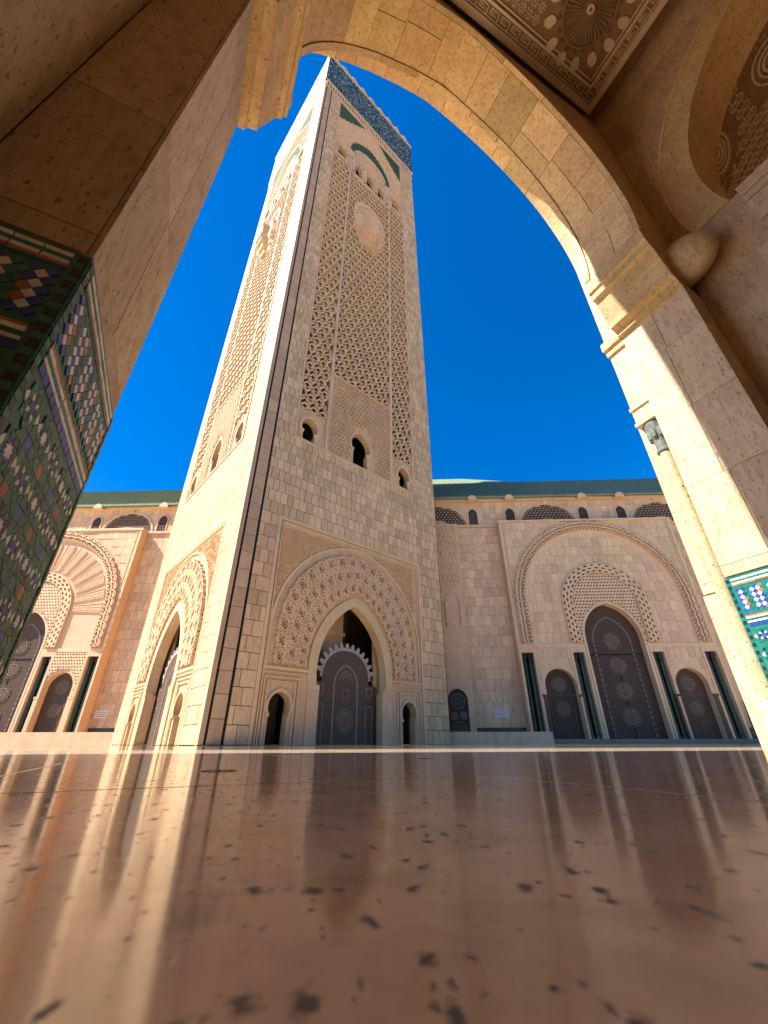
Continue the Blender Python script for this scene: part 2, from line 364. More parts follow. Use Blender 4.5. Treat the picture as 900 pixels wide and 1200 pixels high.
def project(P):
    c, s_ = math.cos(PITCH), math.sin(PITCH)
    x, y, z = P[0], P[1], P[2] - CAM_Z
    d = y * c + z * s_
    return (x / d * 411, (-y * s_ + z * c) / d * 411, d) if d > .1 else None
class Pieces:
    """veneer blocks of one thing: the largest in the picture become objects, the rest one 'stuff' part"""
    def __init__(s): s.l = []
    def put(s, T, x0, x1, y0, y1, z0, z1, mat): s.l.append((T, x0, x1, y0, y1, z0, z1, mat))
    def field(s, T, x0, x1, z0, z1, bw, bh, y0, y1, mat, skip=None, gap=.05, jitter=.18, stagger=True):
        nr = max(1, round((z1 - z0) / bh)); h = (z1 - z0) / nr
        for j in range(nr):
            xs = [x0]; off = (bw * .5 if (stagger and j % 2) else bw)
            x = x0 + off * random.uniform(.9, 1.1)
            while x < x1 - bw * .45:
                xs.append(x); x += bw * random.uniform(1 - jitter, 1 + jitter)
            xs.append(x1)
            for a, b in zip(xs, xs[1:]):
                if skip and skip(a, b, z0 + j * h, z0 + j * h + h): continue
                dy = random.uniform(-.004, .004)
                s.put(T, a + gap / 2, b - gap / 2, y0 + dy, y1, z0 + j * h + gap / 2, z0 + j * h + h - gap / 2, mat)
    def build(s, parent, name, n=300, rest='small_blocks'):
        mw = parent.matrix_basis.copy()
        from mathutils import Matrix
        M = Matrix.Translation(parent.location) @ parent.rotation_euler.to_matrix().to_4x4()
        def size(q):
            T, x0, x1, y0, y1, z0, z1, mat = q
            a = project(M @ Vector(T(x0, y0, z0))); b = project(M @ Vector(T(x1, y0, z1))); c = project(M @ Vector(T(x0, y0, z1)))
            if not (a and b and c): return 0
            cx, cy = (a[0] + b[0]) / 2, (a[1] + b[1]) / 2
            if abs(cx) > 384 or abs(cy) > 512: return 0
            return abs((b[0] - a[0]) * (c[1] - a[1]) - (c[0] - a[0]) * (b[1] - a[1]))
        l = sorted(s.l, key=size, reverse=True)
        mats = sorted({q[7] for q in l}); mb = None
        for i, (T, x0, x1, y0, y1, z0, z1, mat) in enumerate(l):
            if i < n:
                p = T(x0, y0, z0); q = T(x1, y1, z1)
                lone_block(name, mat, parent, *[v for k in range(3) for v in (min(p[k], q[k]), max(p[k], q[k]))])
            else:
                if mb is None: mb = MB()
                mb.T = T; mb.box(x0, x1, y0, y1, z0, z1, mats.index(mat), skip=('y1',))
        if mb: mb.build(rest, mats, parent, kind='stuff')

# ------------------------------------------------------------ ground
g = MB(); g.add([(-3000, -3000, -.03), (3000, -3000, -.03), (3000, 3000, -.03), (-3000, 3000, -.03)], [(0, 1, 2, 3)])
o = g.build('courtyard_ground', 'court_paving'); o['kind'] = 'structure'
fl = bpy.data.objects.new('gallery_floor', None); COL.objects.link(fl); fl.rotation_euler = (0, 0, AL); fl['kind'] = 'structure'
SW, SD, GAP = 1.9, 1.25, .005
def bev_slab(w, d):
    b = MB(); e = .0025
    vs = [(GAP / 2, GAP / 2, -.03), (w - GAP / 2, GAP / 2, -.03), (w - GAP / 2, d - GAP / 2, -.03), (GAP / 2, d - GAP / 2, -.03)]
    vs += [(x, y, -e) for x, y, z in vs] + [(GAP / 2 + e, GAP / 2 + e, 0), (w - GAP / 2 - e, GAP / 2 + e, 0), (w - GAP / 2 - e, d - GAP / 2 - e, 0), (GAP / 2 + e, d - GAP / 2 - e, 0)]
    b.add(vs, [(0, 1, 5, 4), (1, 2, 6, 5), (2, 3, 7, 6), (3, 0, 4, 7), (4, 5, 9, 8), (5, 6, 10, 9), (6, 7, 11, 10), (7, 4, 8, 11), (8, 9, 10, 11)])
    return b
first = None
for j in range(-6, 4):
    for i in range(-6, 12):
        x = -.28 + i * SW + (SW * .5 if j % 2 else 0); y = .855 + j * SD
        if first is None:
            first = bev_slab(SW, SD).build('floor_slab', 'polished_floor', fl); s_ = first
        else:
            s_ = bpy.data.objects.new('floor_slab', first.data); COL.objects.link(s_); s_.parent = fl
        s_.location = (x, y, 0)

# ------------------------------------------------------------ gallery: pillars and arches
JA0, JA1 = -.89, 7.8               # jambs of the middle opening
CX = (JA0 + JA1) / 2; BAY = 11.19
DN, DM, DO = 1.88, 3.3, 4.0        # inner face, step, outer face
TW = .65                           # set-back of the cross walls from the jambs
ZI0, ZI1 = 8.35, 10.0              # impost
TOP = 20.5
def g_empty(name, a, d, label, cat, group=None):
    p = Av * a + Dv * d
    return empty(name, (p.x, p.y, 0), AL, label, cat, group)

DADO = 2.4
def zellige_face(W, z1, T):
    """list of (polygon in (x,z), material) for one dado face of width W"""
    P = []
    def rect(x0, x1, a, b, m): P.append(([(x0, a), (x1, a), (x1, b), (x0, b)], m))
    g_ = .004
    def row(z0, z1_, m, l):
        n_ = max(1, round(W_ / l))
        for i in range(n_): rect(X0 + W_ * i / n_ + g_, X0 + W_ * (i + 1) / n_ - g_, z0, z1_, m)
    X0 = .075; W_ = W - .15
    def lines(z, order):
        for m, h, l in order:
            row(z - h + g_, z, m, l); z -= h
        return z
    # vertical trims at both edges: alternating green and black bricks
    nb = int((z1 - .05) / .055)
    for i in range(nb):
        for x0, x1 in ((.012, .058), (W - .058, W - .012)):
            rect(x0, x1, z1 - .03 - (i + 1) * .055 + g_, z1 - .03 - i * .055, 'zellige_green' if i % 2 else 'zellige_black')
    z = lines(z1 - .03, [('zellige_white', .034, .13), ('zellige_green', .028, .35), ('zellige_white', .034, .13), ('zellige_orange', .022, .3), ('zellige_green', .022, .3)])
    # frieze of diamonds
    FH = .40; p = .072; rows = 5; zt = z - .006
    ncol = int(W_ / p)
    px_ = W_ / ncol; pz = FH / rows
    def dia(cx, cz, rx, rz, m): P.append(([(cx - rx, cz), (cx, cz - rz), (cx + rx, cz), (cx, cz + rz)], m))
    gx = .5 - .004 / px_
    for j in range(rows):
        for i in range(ncol):
            cx, cz = X0 + (i + .5) * px_, zt - (j + .5) * pz
            k = (i + 3 * (j // 2)) % 6
            m = ('zellige_blue', 'zellige_blue', 'zellige_teal', 'zellige_blue', 'zellige_orange', 'zellige_teal')[k]
            dia(cx, cz, px_ * gx, pz * gx, m)
            if i < ncol - 1 and j < rows - 1:
                dia(cx + px_ / 2, cz - pz / 2, px_ * gx, pz * gx, 'zellige_white' if (k not in (1, 4)) else 'zellige_green')
    z = lines(zt - FH - .012, [('zellige_green', .022, .3), ('zellige_orange', .024, .3), ('zellige_white', .034, .13), ('zellige_green', .03, .3), ('zellige_white', .03, .13), ('zellige_blue', .06, .075)])
    # strapwork field of eightfold rosettes
    z -= .01; H = z - .03
    nx = max(1, round(W_ / .25)); nz = max(1, round(H / .25)); sx, sz = W_ / nx, H / nz
    def pol(cx, cz, t, r): return (cx + r * math.cos(t) * sx, cz + r * math.sin(t) * sz)
    def put(pts, m, g=.0028):
        cx_ = sum(q[0] for q in pts) / len(pts); cz_ = sum(q[1] for q in pts) / len(pts)
        rm = sum(math.hypot(q[0] - cx_, q[1] - cz_) for q in pts) / len(pts); k = 1 - g / rm
        P.append(([(cx_ + (q[0] - cx_) * k, cz_ + (q[1] - cz_) * k) for q in pts], m))
    h = math.pi / 8; Rr, rho = .5, .5 * .765
    for i in range(nx):
        for j in range(nz):
            cx, cz = X0 + (i + .5) * sx, .03 + (j + .5) * sz; odd = (i + j) % 2
            put([pol(cx, cz, t * h, (.115 if t % 2 == 0 else .19)) for t in range(16)], 'zellige_blue' if odd else 'zellige_white')
            for t in range(8):
                a = 2 * t * h
                put([pol(cx, cz, a, .31), pol(cx, cz, a + h, .19), pol(cx, cz, a, .115), pol(cx, cz, a - h, .19)], ('zellige_white' if odd else 'zellige_blue') if t % 2 else 'zellige_black')
                put([pol(cx, cz, a, .31), pol(cx, cz, a + h, rho), pol(cx, cz, a + 2 * h, .31), pol(cx, cz, a + h, .19)], 'zellige_green')
                put([pol(cx, cz, a - h, rho), pol(cx, cz, a, Rr), pol(cx, cz, a + h, rho), pol(cx, cz, a, .31)], ('zellige_teal' if odd else 'zellige_black') if t % 2 else ('zellige_white' if t % 4 == 0 else 'zellige_green'))
            if i < nx - 1 and j < nz - 1:
                # the cross between four stars: four arms around a small square
                qx, qz = cx + sx / 2, cz + sz / 2; tip = .5 * (1 - math.sqrt(.5))
                sq_ = [(qx + dx * tip * sx, qz + dz * tip * sz) for dx, dz in ((-1, -1), (1, -1), (1, 1), (-1, 1))]
                put(sq_, 'zellige_orange' if odd else 'zellige_blue')
                for (dx, dz), (pa, pb) in zip(((0, -1), (1, 0), (0, 1), (-1, 0)), ((0, 1), (1, 2), (2, 3), (3, 0))):
                    end = (qx + dx * sx / 2, qz + dz * sz / 2)
                    v1 = pol(qx + (-1 if (dx, dz) in ((0, -1), (0, 1), (-1, 0)) else 1) * sx / 2, 0, 0, 0)
                    A_, B_ = sq_[pa], sq_[pb]
                    def star_valley(corner):
                        ccx, ccz = qx + (1 if corner[0] > qx else -1) * sx / 2, qz + (1 if corner[1] > qz else -1) * sz / 2
                        best = min((pol(ccx, ccz, (2 * t + 1) * h, rho) for t in range(8)), key=lambda p_: math.hypot(p_[0] - (corner[0] + end[0]) / 2, p_[1] - (corner[1] + end[1]) / 2))
                        return best
                    put([A_, star_valley(A_), end, star_valley(B_), B_], 'zellige_green')
    return [(poly, m, T) for poly, m in P]
def zellige(parent, faces):
    """faces: (W, T) pairs; T maps (x, depth outwards, z) to pillar-local coordinates"""
    from mathutils import Matrix
    M = Matrix.Translation(parent.location) @ parent.rotation_euler.to_matrix().to_4x4()
    L = []
    for W, T in faces: L += zellige_face(W, DADO, T)
    def size(q):
        pts = [project(M @ Vector(q[2](x, 0, z))) for x, z in q[0]]
        if any(p is None for p in pts): return 0
        cx = sum(p[0] for p in pts) / len(pts); cy = sum(p[1] for p in pts) / len(pts)
        if abs(cx) > 384 or abs(cy) > 512: return 0
        return abs(sum(pts[i - 1][0] * pts[i][1] - pts[i][0] * pts[i - 1][1] for i in range(len(pts)))) / 2
    L.sort(key=size, reverse=True)
    rest = MB(); mats = sorted({q[1] for q in L})
    for i, (poly, m, T) in enumerate(L):
        b = MB() if i < 300 else rest
        h = .005 + random.uniform(-.0012, .0012)
        b.T = lambda x, y, z, T=T: T(x, -y, z)
        b.plate(poly, [], -h, edge=h + .002, m=0 if i < 300 else mats.index(m))
        if i < 300: b.build('tile', m, parent)
    rest.build('small_tiles', mats, parent, kind='stuff')

def pillar(name, pc, label, group, faces_of_interest, blocks=True):
    """pillar centred on pc along the arcade; local x along the arcade, y outwards through it"""
    o = g_empty(name, pc, 0, label, 'pillar', group)
    HW = BAY / 2 - (JA1 - JA0) / 2          # half width of the pillar at the jamb
    HI = HW - TW
    co = MB()
    G = .03
    co.box(-HW + G, HW - G, DN + G, DM - G, 0, TOP - .6)
    co.box(-HI + G, HI - G, DM - G, DO - G, 0, TOP - .6)
    co.build('pillar_core', 'gallery_joint', o)
    # stone facing above the dado, laid in big slabs
    rows = [DADO + .03, 2.62, 4.15, 5.68, 7.22, ZI0 + .02]
    gp = .006
    I = lambda x, y, z: (x, y, z)
    def face_slabs(fn, u0, u1, splits, gp=.010):
        for k, (za, zb) in enumerate(zip(rows, rows[1:])):
            us = [u0] + ([u0 + (u1 - u0) * splits[k % len(splits)]] if k and splits else []) + [u1]
            for a, b in zip(us, us[1:]):
                bx = fn(a + gp / 2, b - gp / 2); 
                lone_block('stone_slab', 'gallery_stone', o, *bx, za + gp / 2, zb - gp / 2)
    t = .03
    e = .001
    face_slabs(lambda a, b: (-HW, -HW + t, a, b), DN, DM, (.53, .5, .55))
    face_slabs(lambda a, b: (HW - t, HW, a, b), DN, DM, (.53, .5, .55))
    face_slabs(lambda a, b: (a, b, DN - e, DN + t), -HW + t, -HI, ())
    face_slabs(lambda a, b: (a, b, DN - e, DN + t), HI, HW - t, ())
    face_slabs(lambda a, b: (a, b, DM - t, DM + e), -HW + t, -HI, ())
    face_slabs(lambda a, b: (a, b, DM - t, DM + e), HI, HW - t, ())
    face_slabs(lambda a, b: (-HI, -HI + t, a, b), DM + .002, DO, ())
    face_slabs(lambda a, b: (HI - t, HI, a, b), DM + .002, DO, ())
    face_slabs(lambda a, b: (a, b, DO - t, DO + e), -HI + t, HI - t, (.5,))
    # blocks between impost and arch, on the outer order
    for s in (-1, 1):
        for za, zb in ((ZI0 + .02, 9.6), (9.6, 11.2), (11.2, 12.4)):
            x0, x1 = sorted((s * HI, s * (HI - t)))
            lone_block('stone_slab', 'gallery_stone', o, x0, x1, DM + .002, DO, za + gp / 2, zb - gp / 2)
    # dado backing
    da = MB()
    da.box(-HW - .012, HW + .012, DN - .012, DM + .012, 0, DADO)
    da.build('dado_backing', 'zellige_green', o)
    da2 = MB(); da2.box(-HI - .012, HI + .012, DM + .013, DO + .012, 0, DADO); da2.build('pier_base', 'gallery_stone', o)
    F = []
    for f in faces_of_interest:
        if f == 'jamb+': F.append((DM - DN + .024, lambda x, y, z: (HW + .012 + y, DN - .012 + x, z)))
        if f == 'jamb-': F.append((DM - DN + .024, lambda x, y, z: (-HW - .012 - y, DM + .012 - x, z)))
        if f == 'front+': F.append((TW + .024, lambda x, y, z: (HW + .012 - x, DN - .012 - y, z)))
        if f == 'front-': F.append((TW + .024, lambda x, y, z: (-HW - .012 + x, DN - .012 - y, z)))
    zellige(o, F)
    # impost: stepped mouldings projecting into the opening
    for s in (-1, 1):
        b = MB()
        prof = [(0, ZI0), (.10, ZI0), (.12, ZI0 + .14), (.26, ZI0 + .20), (.28, ZI0 + .34), (.44, ZI0 + .95), (.47, ZI0 + 1.02), (.55, ZI0 + 1.06), (.57, ZI0 + 1.22), (.62, ZI0 + 1.26), (.62, ZI1)]
        k = len(prof)
        y0, y1 = DN - .0, DM + .03
        pts = []
        for p, z in prof: pts.append((s * (HW + p), y0 - min(.0, p), z))
        ptf = [(s * (HW + p), y1, z) for p, z in prof]
        b.add(pts + ptf, [(i, i + 1, k + i + 1, k + i) for i in range(k - 1)])
        b.add(pts + [(s * (HW - .3), y0, ZI1), (s * (HW - .3), y0, ZI0)], [tuple(range(k + 2))])
        b.add(ptf + [(s * (HW - .3), y1, ZI1), (s * (HW - .3), y1, ZI0)], [tuple(range(k + 2))])
        b.add([(s * (HW + .62), y0, ZI1), (s * (HW + .62), y1, ZI1), (s * (HW - .3), y1, ZI1), (s * (HW - .3), y0, ZI1)], [(0, 1, 2, 3)])
        b.build('impost', 'voussoir_stone', o)
        # small stepped corbel of the outer order
        b = MB()
        for q, (za, zb) in enumerate(((8.75, 8.95), (8.95, 9.2))):
            b.box(*sorted((s * (HI - .02), s * (HI + .06 + .07 * q))), DM + .12, DO + .03 + .03 * q, za, zb)
        b.build('corbel', 'voussoir_stone', o)
        # engaged column in the outer nook
        cx, cy = s * (HW - .40), 3.55
        b = MB(); b.lathe([(.125, .62), (.115, 5.3)], cx, cy, 20)
        col = b.build('column', 'column_marble', o, smooth=True)
        b = MB(); b.lathe([(.22, 0), (.22, .30), (.21, .32), (.21, .36), (.17, .42), (.19, .48), (.19, .54), (.14, .60), (.125, .64)], cx, cy, 20)
        b.build('base', 'front_smooth', col, smooth=True)
        b = MB(); b.lathe([(.115, 5.28), (.15, 5.31), (.15, 5.36), (.12, 5.40), (.13, 5.55), (.17, 5.78), (.22, 5.98), (.22, 6.06)], cx, cy, 16)
        for t_ in range(8):
            a = t_ * math.pi / 4
            b.lathe([(.0, 5.62), (.05, 5.66), (.06, 5.76), (.045, 5.88), (.0, 5.92)], cx + .16 * math.cos(a), cy + .16 * math.sin(a), 8)
        b.build('capital', 'capital_stone', col)
        b = MB(); b.box(cx - .25, cx + .25, cy - .25, cy + .25, 6.06, 6.14); b.box(cx - .21, cx + .21, cy - .21, cy + .21, 6.14, 6.5); b.box(cx - .25, cx + .25, cy - .25, cy + .25, 6.5, 6.58)
        b.build('abacus', 'gallery_stone', col)
    return o
P_L, P_R = CX - BAY / 2, CX + BAY / 2
pl = pillar('arcade_pillar', P_L, 'tall shaded travertine pillar with dark green zellige dado at the left edge', 'gallery pillars framing the view', ('jamb+', 'front+'))
pr = pillar('arcade_pillar', P_R, 'sunlit travertine pillar with bright zellige dado and engaged column at the right edge', 'gallery pillars framing the view', ('jamb-',))
# rounded console on the inner face of the right pillar
HW = BAY / 2 - (JA1 - JA0) / 2; HI = HW - TW
b = MB(); n_ = 14; vs, fs = [], []
for j in range(9):
    t = j / 8 * math.pi / 2
    for i in range(n_):
        a = 2 * math.pi * i / n_
        vs.append((-HI - .62 + .40 * math.cos(a) * math.cos(t) * 1.0 + .27, DN - .002 - .78 * math.sin(t), 9.15 + .62 * math.sin(a) * math.cos(t)))
for j in range(8):
    for i in range(n_): fs.append((j * n_ + i, j * n_ + (i + 1) % n_, (j + 1) * n_ + (i + 1) % n_, (j + 1) * n_ + i))
b.add(vs, fs); b.build('rounded_console', 'gallery_stone', pr, smooth=True)

# the big pointed arch over the middle opening
ARC = dict(hw=3.93, zs=11.5, zk=16.9); ORD = dict(hw=5.0, zs=12.0, zk=18.4)
ar = g_empty('pointed_arch', CX, 0, 'big pointed travertine arch of wide voussoirs framing the minaret and sky', 'arch')
def voussoirs(parent, curve, y0, y1, thick, name, mat, n_parts, gap=.018, jit=.2, split=None):
    """cut a curve into n_parts voussoirs; each is a curved slab whose lower face is the soffit"""
    L = [0]
    for p, q in zip(curve, curve[1:]): L.append(L[-1] + math.hypot(q[0] - p[0], q[1] - p[1]))
    def at(t):
        t = min(max(t, 0), L[-1] - 1e-6)
        for i in range(len(L) - 1):
            if L[i + 1] >= t:
                k = (t - L[i]) / (L[i + 1] - L[i]); p, q = curve[i], curve[i + 1]
                dx, dz = q[0] - p[0], q[1] - p[1]; l = math.hypot(dx, dz)
                return (p[0] + dx * k, p[1] + dz * k), (-dz / l, dx / l)
    cuts = [L[-1] * (i + (random.uniform(-jit, jit) if 0 < i < n_parts else 0)) / n_parts for i in range(n_parts + 1)]
    for i, (c0, c1) in enumerate(zip(cuts, cuts[1:])):
        ys = [y0, y1]
        if split and random.random() < split: ys = [y0, y0 + (y1 - y0) * random.uniform(.35, .65), y1]
        for ya, yb in zip(ys, ys[1:]):
            b = MB(); m_ = 5; vs = []
            dy = random.uniform(-.004, .004)
            for q in range(m_ + 1):
                (x, z), (nx, nz) = at(c0 + gap / 2 + (c1 - c0 - gap) * q / m_)
                for yy in (ya + gap / 2, yb - gap / 2):
                    vs.append((x + nx * dy, yy, z + nz * dy)); vs.append((x + nx * thick, yy, z + nz * thick))
            fs = []
            for q in range(m_):
                k = q * 4; fs += [(k, k + 4, k + 6, k + 2), (k, k + 1, k + 5, k + 4), (k + 2, k + 6, k + 7, k + 3)]
            fs += [(0, 2, 3, 1), (m_ * 4, m_ * 4 + 1, m_ * 4 + 3, m_ * 4 + 2)]
            b.add(vs, fs); b.build(name, mat, parent)
main_c = arch(**ARC, n=40, drop=ARC['zs'] - ZI1)
voussoirs(ar, main_c, DN + .10, DM - .14, .12, 'voussoir', 'voussoir_stone', 15, split=.35)
ins = [(x, z) for x, z in main_c]
def offs(curve, d):
    r = []
    for i, (x, z) in enumerate(curve):
        p = curve[max(0, i - 1)]; q = curve[min(len(curve) - 1, i + 1)]
        dx, dz = q[0] - p[0], q[1] - p[1]; l = math.hypot(dx, dz); r.append((x - dz / l * d, z + dx / l * d))
    return r
voussoirs(ar, offs(main_c, -.03), DM - .14, DM + .02, .15, 'outer_moulding', 'voussoir_stone', 11)
voussoirs(ar, offs(main_c, -.04), DN - .03, DN + .10, .15, 'inner_moulding', 'voussoir_stone', 9)
ord_c = arch(**ORD, n=40, drop=0)
voussoirs(ar, ord_c, DM + .02, DO, .2, 'outer_voussoir', 'voussoir_stone', 17)
# spandrel walls (one solid piece between inner and outer face, soffit set behind the voussoirs)
b = MB()
half = BAY / 2 - .02
I1 = offs(main_c, .03)
poly_in = [(-half, ZI1 + .01)] + [(-(JA1 - JA0) / 2 - .2, ZI1 + .01)] + [(x, max(z, ZI1 + .01)) for x, z in I1] + [((JA1 - JA0) / 2 + .2, ZI1 + .01), (half, ZI1 + .01), (half, TOP), (-half, TOP)]
b.plate(poly_in, [], DN, edge=DM - DN + .01)
b.plate(poly_in, [], DM + .01)
O1 = offs(ord_c, .03)
poly_out = [(-half, 12.02)] + [(x, max(z, 12.02)) for x, z in O1] + [(half, 12.02), (half, TOP), (-half, TOP)]
b.plate(poly_out, [], DO - .02, edge=-(DO - .02 - DM - .01))
b.build('spandrel_wall', 'gallery_stone', ar)

# cross walls with horseshoe arches between the gallery bays
GD = -6.9; XC = -2.51; XHW = 3.36
def cross_arch(a0, label, detail):
    """wall across the gallery, 1.2 m thick, front face at a0 towards the middle bay"""
    s = 1 if a0 > CX else -1
    o = g_empty('cross_arch', a0, 0, label, 'arch', 'arches across the gallery')
    crv = arch(XHW, 11.2, 15.9, 24, cx=XC, drop=1.15, base=0, basehw=XHW - .42)
    T = (lambda x, y, z: (s * y, x, z))
    b = MB(T); G = .006
    b.plate([(GD, 0), (DN - .001, 0), (DN - .001, TOP - 1), (GD, TOP - 1)], [crv], G, 1.2 - 2 * G)
    b.plate([(GD, 0), (DN - .001, 0), (DN - .001, TOP - 1), (GD, TOP - 1)], [crv], 1.2 - G, 0)
    b.build('wall_core', 'gallery_stone', o)
    P = Pieces()
    band = arch(XHW + .55, 11.2, 16.5, 24, cx=XC, drop=1.2, base=0, basehw=XHW + .0)
    def skip(x0, x1, z0, z1):
        if x1 > DN - .005: pass
        return any(inside(band, x, z) for x in (x0, (x0 + x1) / 2, x1) for z in (z0, (z0 + z1) / 2, z1))
    lo = MB(T)
    P.field(T, GD + .02, DN - .006, 0, TOP - 1.1, 1.15, 1.55, 0, G + .005, 'gallery_stone', skip, gap=.008, jitter=.12)
    P.build(o, 'stone_slab', 300)
    # archivolt band around the opening, and its soffit
    out = arch(XHW + .62, 11.2, 16.55, 24, cx=XC, drop=1.2)
    inn = arch(XHW - .02, 11.2, 15.88, 24, cx=XC, drop=1.15)
    b = MB(T); b.ring(inn, out, -.02, 1.2); b.build('archivolt', 'voussoir_stone', o)
    b = MB(T); b.strip(offs(out, .03), .07, -.035, .02); b.build('archivolt_edge', 'voussoir_stone', o)
    for e in (-1, 1):
        x0 = XC + e * (XHW - .42)
        b = MB(T)
        for q, (pr_, za, zb) in enumerate(((.14, 8.4, 8.6), (.2, 8.62, 8.9), (.36, 8.92, 9.55), (.46, 9.57, 9.75), (.52, 9.77, 10.06))):
            b.box(*sorted((x0 - e * pr_, x0 + e * .10)), -.03 - .02 * q, 1.23 + .02 * q, za, zb)
        b.build('impost', 'gallery_stone', o)
        b = MB(T)
        b.box(*sorted((x0, x0 + e * .40)), -.012, .02, .02, 8.4)
        b.build('jamb_slab', 'gallery_stone', o)
    return o
cross_arch(P_R - HI, 'brown travertine cross wall with a horseshoe arch behind the right pillar', True)
cross_arch(P_L + HI, 'shaded travertine cross wall joining the left pillar in the upper left corner', False)

# carved ceilings
def rosette(mb, cx, cy, r, z, n=8, m=0):
    for t in range(n):
        a = 2 * math.pi * t / n; h = math.pi / n * .95
        p = [(cx + r * q * math.cos(a + w), cy + r * q * math.sin(a + w)) for q, w in ((.30, 0), (.68, h), (1.0, 0), (.68, -h))]
        mb.add([(x, y, z) for x, y in p] + [((p[0][0] + p[2][0]) / 2, (p[0][1] + p[2][1]) / 2, z - r * .5)], [(0, 1, 4), (1, 2, 4), (2, 3, 4), (3, 0, 4)], m)
    k = 6
    mb.add([(cx + r * .22 * math.cos(2 * math.pi * i / k), cy + r * .22 * math.sin(2 * math.pi * i / k), z) for i in range(k)] + [(cx, cy, z - r * .25)], [(i, (i + 1) % k, k) for i in range(k)], m)
def ring_h(mb, cx, cy, r0, r1, z, h, n=36, m=0):
    mb.lathe([(r0, z), (r0, z - h), (r1, z - h), (r1, z)], cx, cy, n, m)
def ceiling(a0, a1, d0, d1, z, label):
    o = g_empty('carved_ceiling', (a0 + a1) / 2, (d0 + d1) / 2, label, 'ceiling')
    hx, hy = (a1 - a0) / 2, (d1 - d0) / 2
    b = MB(); b.add([(-hx, -hy, z), (hx, -hy, z), (hx, hy, z), (-hx, hy, z)], [(0, 1, 2, 3)]); b.box(-hx - .6, hx + .6, -hy - .3, hy + .3, z + .25, z + .45)
    b.build('ceiling_panel', 'ceiling_wood', o)
    # frame: cream mouldings with a key pattern between
    def frame(e0, e1, z0, z1, mat, nm):
        f = MB()
        f.box(-hx + e0, hx - e0, -hy + e0, -hy + e1, z0, z1); f.box(-hx + e0, hx - e0, hy - e1, hy - e0, z0, z1)
        f.box(-hx + e0, -hx + e1, -hy + e1, hy - e1, z0, z1); f.box(hx - e1, hx - e0, -hy + e1, hy - e1, z0, z1)
        f.build(nm, mat, o)
    frame(-.12, .05, z - .10, z + .3, 'ceiling_cream', 'frame_edge')
    frame(.05, .30, z - .035, z + .2, 'ceiling_wood', 'frame_band')
    frame(.30, .36, z - .07, z + .2, 'ceiling_cream', 'frame_edge')
    frame(.42, .45, z - .05, z + .2, 'ceiling_cream', 'frame_edge')
    k = MB()
    def key(x, y, ux, uy, L):
        vx, vy = -uy, ux
        def bar(s0, s1, t0, t1):
            p = [(x + ux * s + vx * t, y + uy * s + vy * t) for s, t in ((s0, t0), (s1, t0), (s1, t1), (s0, t1))]
            k.add([(q[0], q[1], z - .06) for q in p] + [(q[0], q[1], z - .03) for q in p], [(0, 1, 2, 3), (0, 1, 5, 4), (1, 2, 6, 5), (2, 3, 7, 6), (3, 0, 4, 7)])
        bar(.0, L * .96, .075, .098); bar(0, L * .06, .098, .27); bar(.0, L * .78, .247, .27); bar(L * .72, L * .78, .15, .247); bar(L * .22, L * .72, .15, .17); bar(L * .4, L * .72, .2, .215)
    L = .36
    for i in range(int((2 * hx - .2) / L)):
        key(-hx + .1 + i * L, -hy, 1, 0, L); key(hx - .1 - i * L, hy, -1, 0, L)
    for i in range(int((2 * hy - .2) / L)):
        key(hx, -hy + .1 + i * L, 0, 1, L); key(-hx, hy - .1 - i * L, 0, -1, L)
    k.build('key_pattern', 'ceiling_cream', o)
    # medallions in the corners and the centre, rosettes all over
    meds = [(sx * (hx - 1.58), sy * (hy - 1.40)) for sx in (-1, 1) for sy in (-1, 1)] + [(0, 0)]
    for cx, cy in meds:
        m_ = MB()
        n = 40
        for i in range(n):      # radiating flutes
            a = 2 * math.pi * i / n; h = math.pi / n
            p = [(cx + r * math.cos(w), cy + r * math.sin(w)) for r, w in ((.10, a), (.66, a - h * .8), (.66, a + h * .8))]
            m_.add([(x, y, z - .012) for x, y in p] + [(cx + .64 * math.cos(a), cy + .64 * math.sin(a), z - .07)], [(0, 1, 3), (0, 3, 2), (1, 2, 3)], 1)
        ring_h(m_, cx, cy, .05, .09, z, .09, 16, 0); ring_h(m_, cx, cy, .69, .73, z, .06, 40, 1)
        for i in range(20): rosette(m_, cx + .785 * math.cos(i * math.pi / 10), cy + .785 * math.sin(i * math.pi / 10), .07, z - .01, 6, 1)
        med = m_.build('medallion', ['ceiling_cream', 'ceiling_wood'], o)
        for i in range(14):      # pale lobes around it
            a = 2 * math.pi * (i + .5) / 14; c_, s_ = math.cos(a), math.sin(a); lp = MB()
            pts = []
            for q in range(12):
                t = 2 * math.pi * q / 12; u = 1.03 + .16 * math.cos(t); v = .125 * math.sin(t) * (1 if math.cos(t) > -.5 else .8)
                pts.append((cx + u * c_ - v * s_, cy + u * s_ + v * c_))
            lp.add([(x, y, z - .055) for x, y in pts] + [(x, y, z) for x, y in pts], [tuple(range(12))] + [(j, (j + 1) % 12, 12 + (j + 1) % 12, 12 + j) for j in range(12)])
            lp.build('lobe', 'ceiling_cream', med)
    f = MB(); st = .235
    nx, ny = int((2 * hx - 1.0) / st), int((2 * hy - 1.0) / st)
    for i in range(nx):
        for j in range(ny):
            x = -hx + .5 + (i + .5) * (2 * hx - 1.0) / nx; y = -hy + .5 + (j + .5) * (2 * hy - 1.0) / ny
            if any(math.hypot(x - cx, y - cy) < 1.28 for cx, cy in meds): continue
            rosette(f, x, y, .125, z - .004)
    f.build('carved_rosettes', 'ceiling_cream', o, kind='stuff')
    return o
ceiling(-.97, 7.88, GD + .23, 1.65, 17.3, 'dark carved ceiling panel with cream key border and medallions at the top')
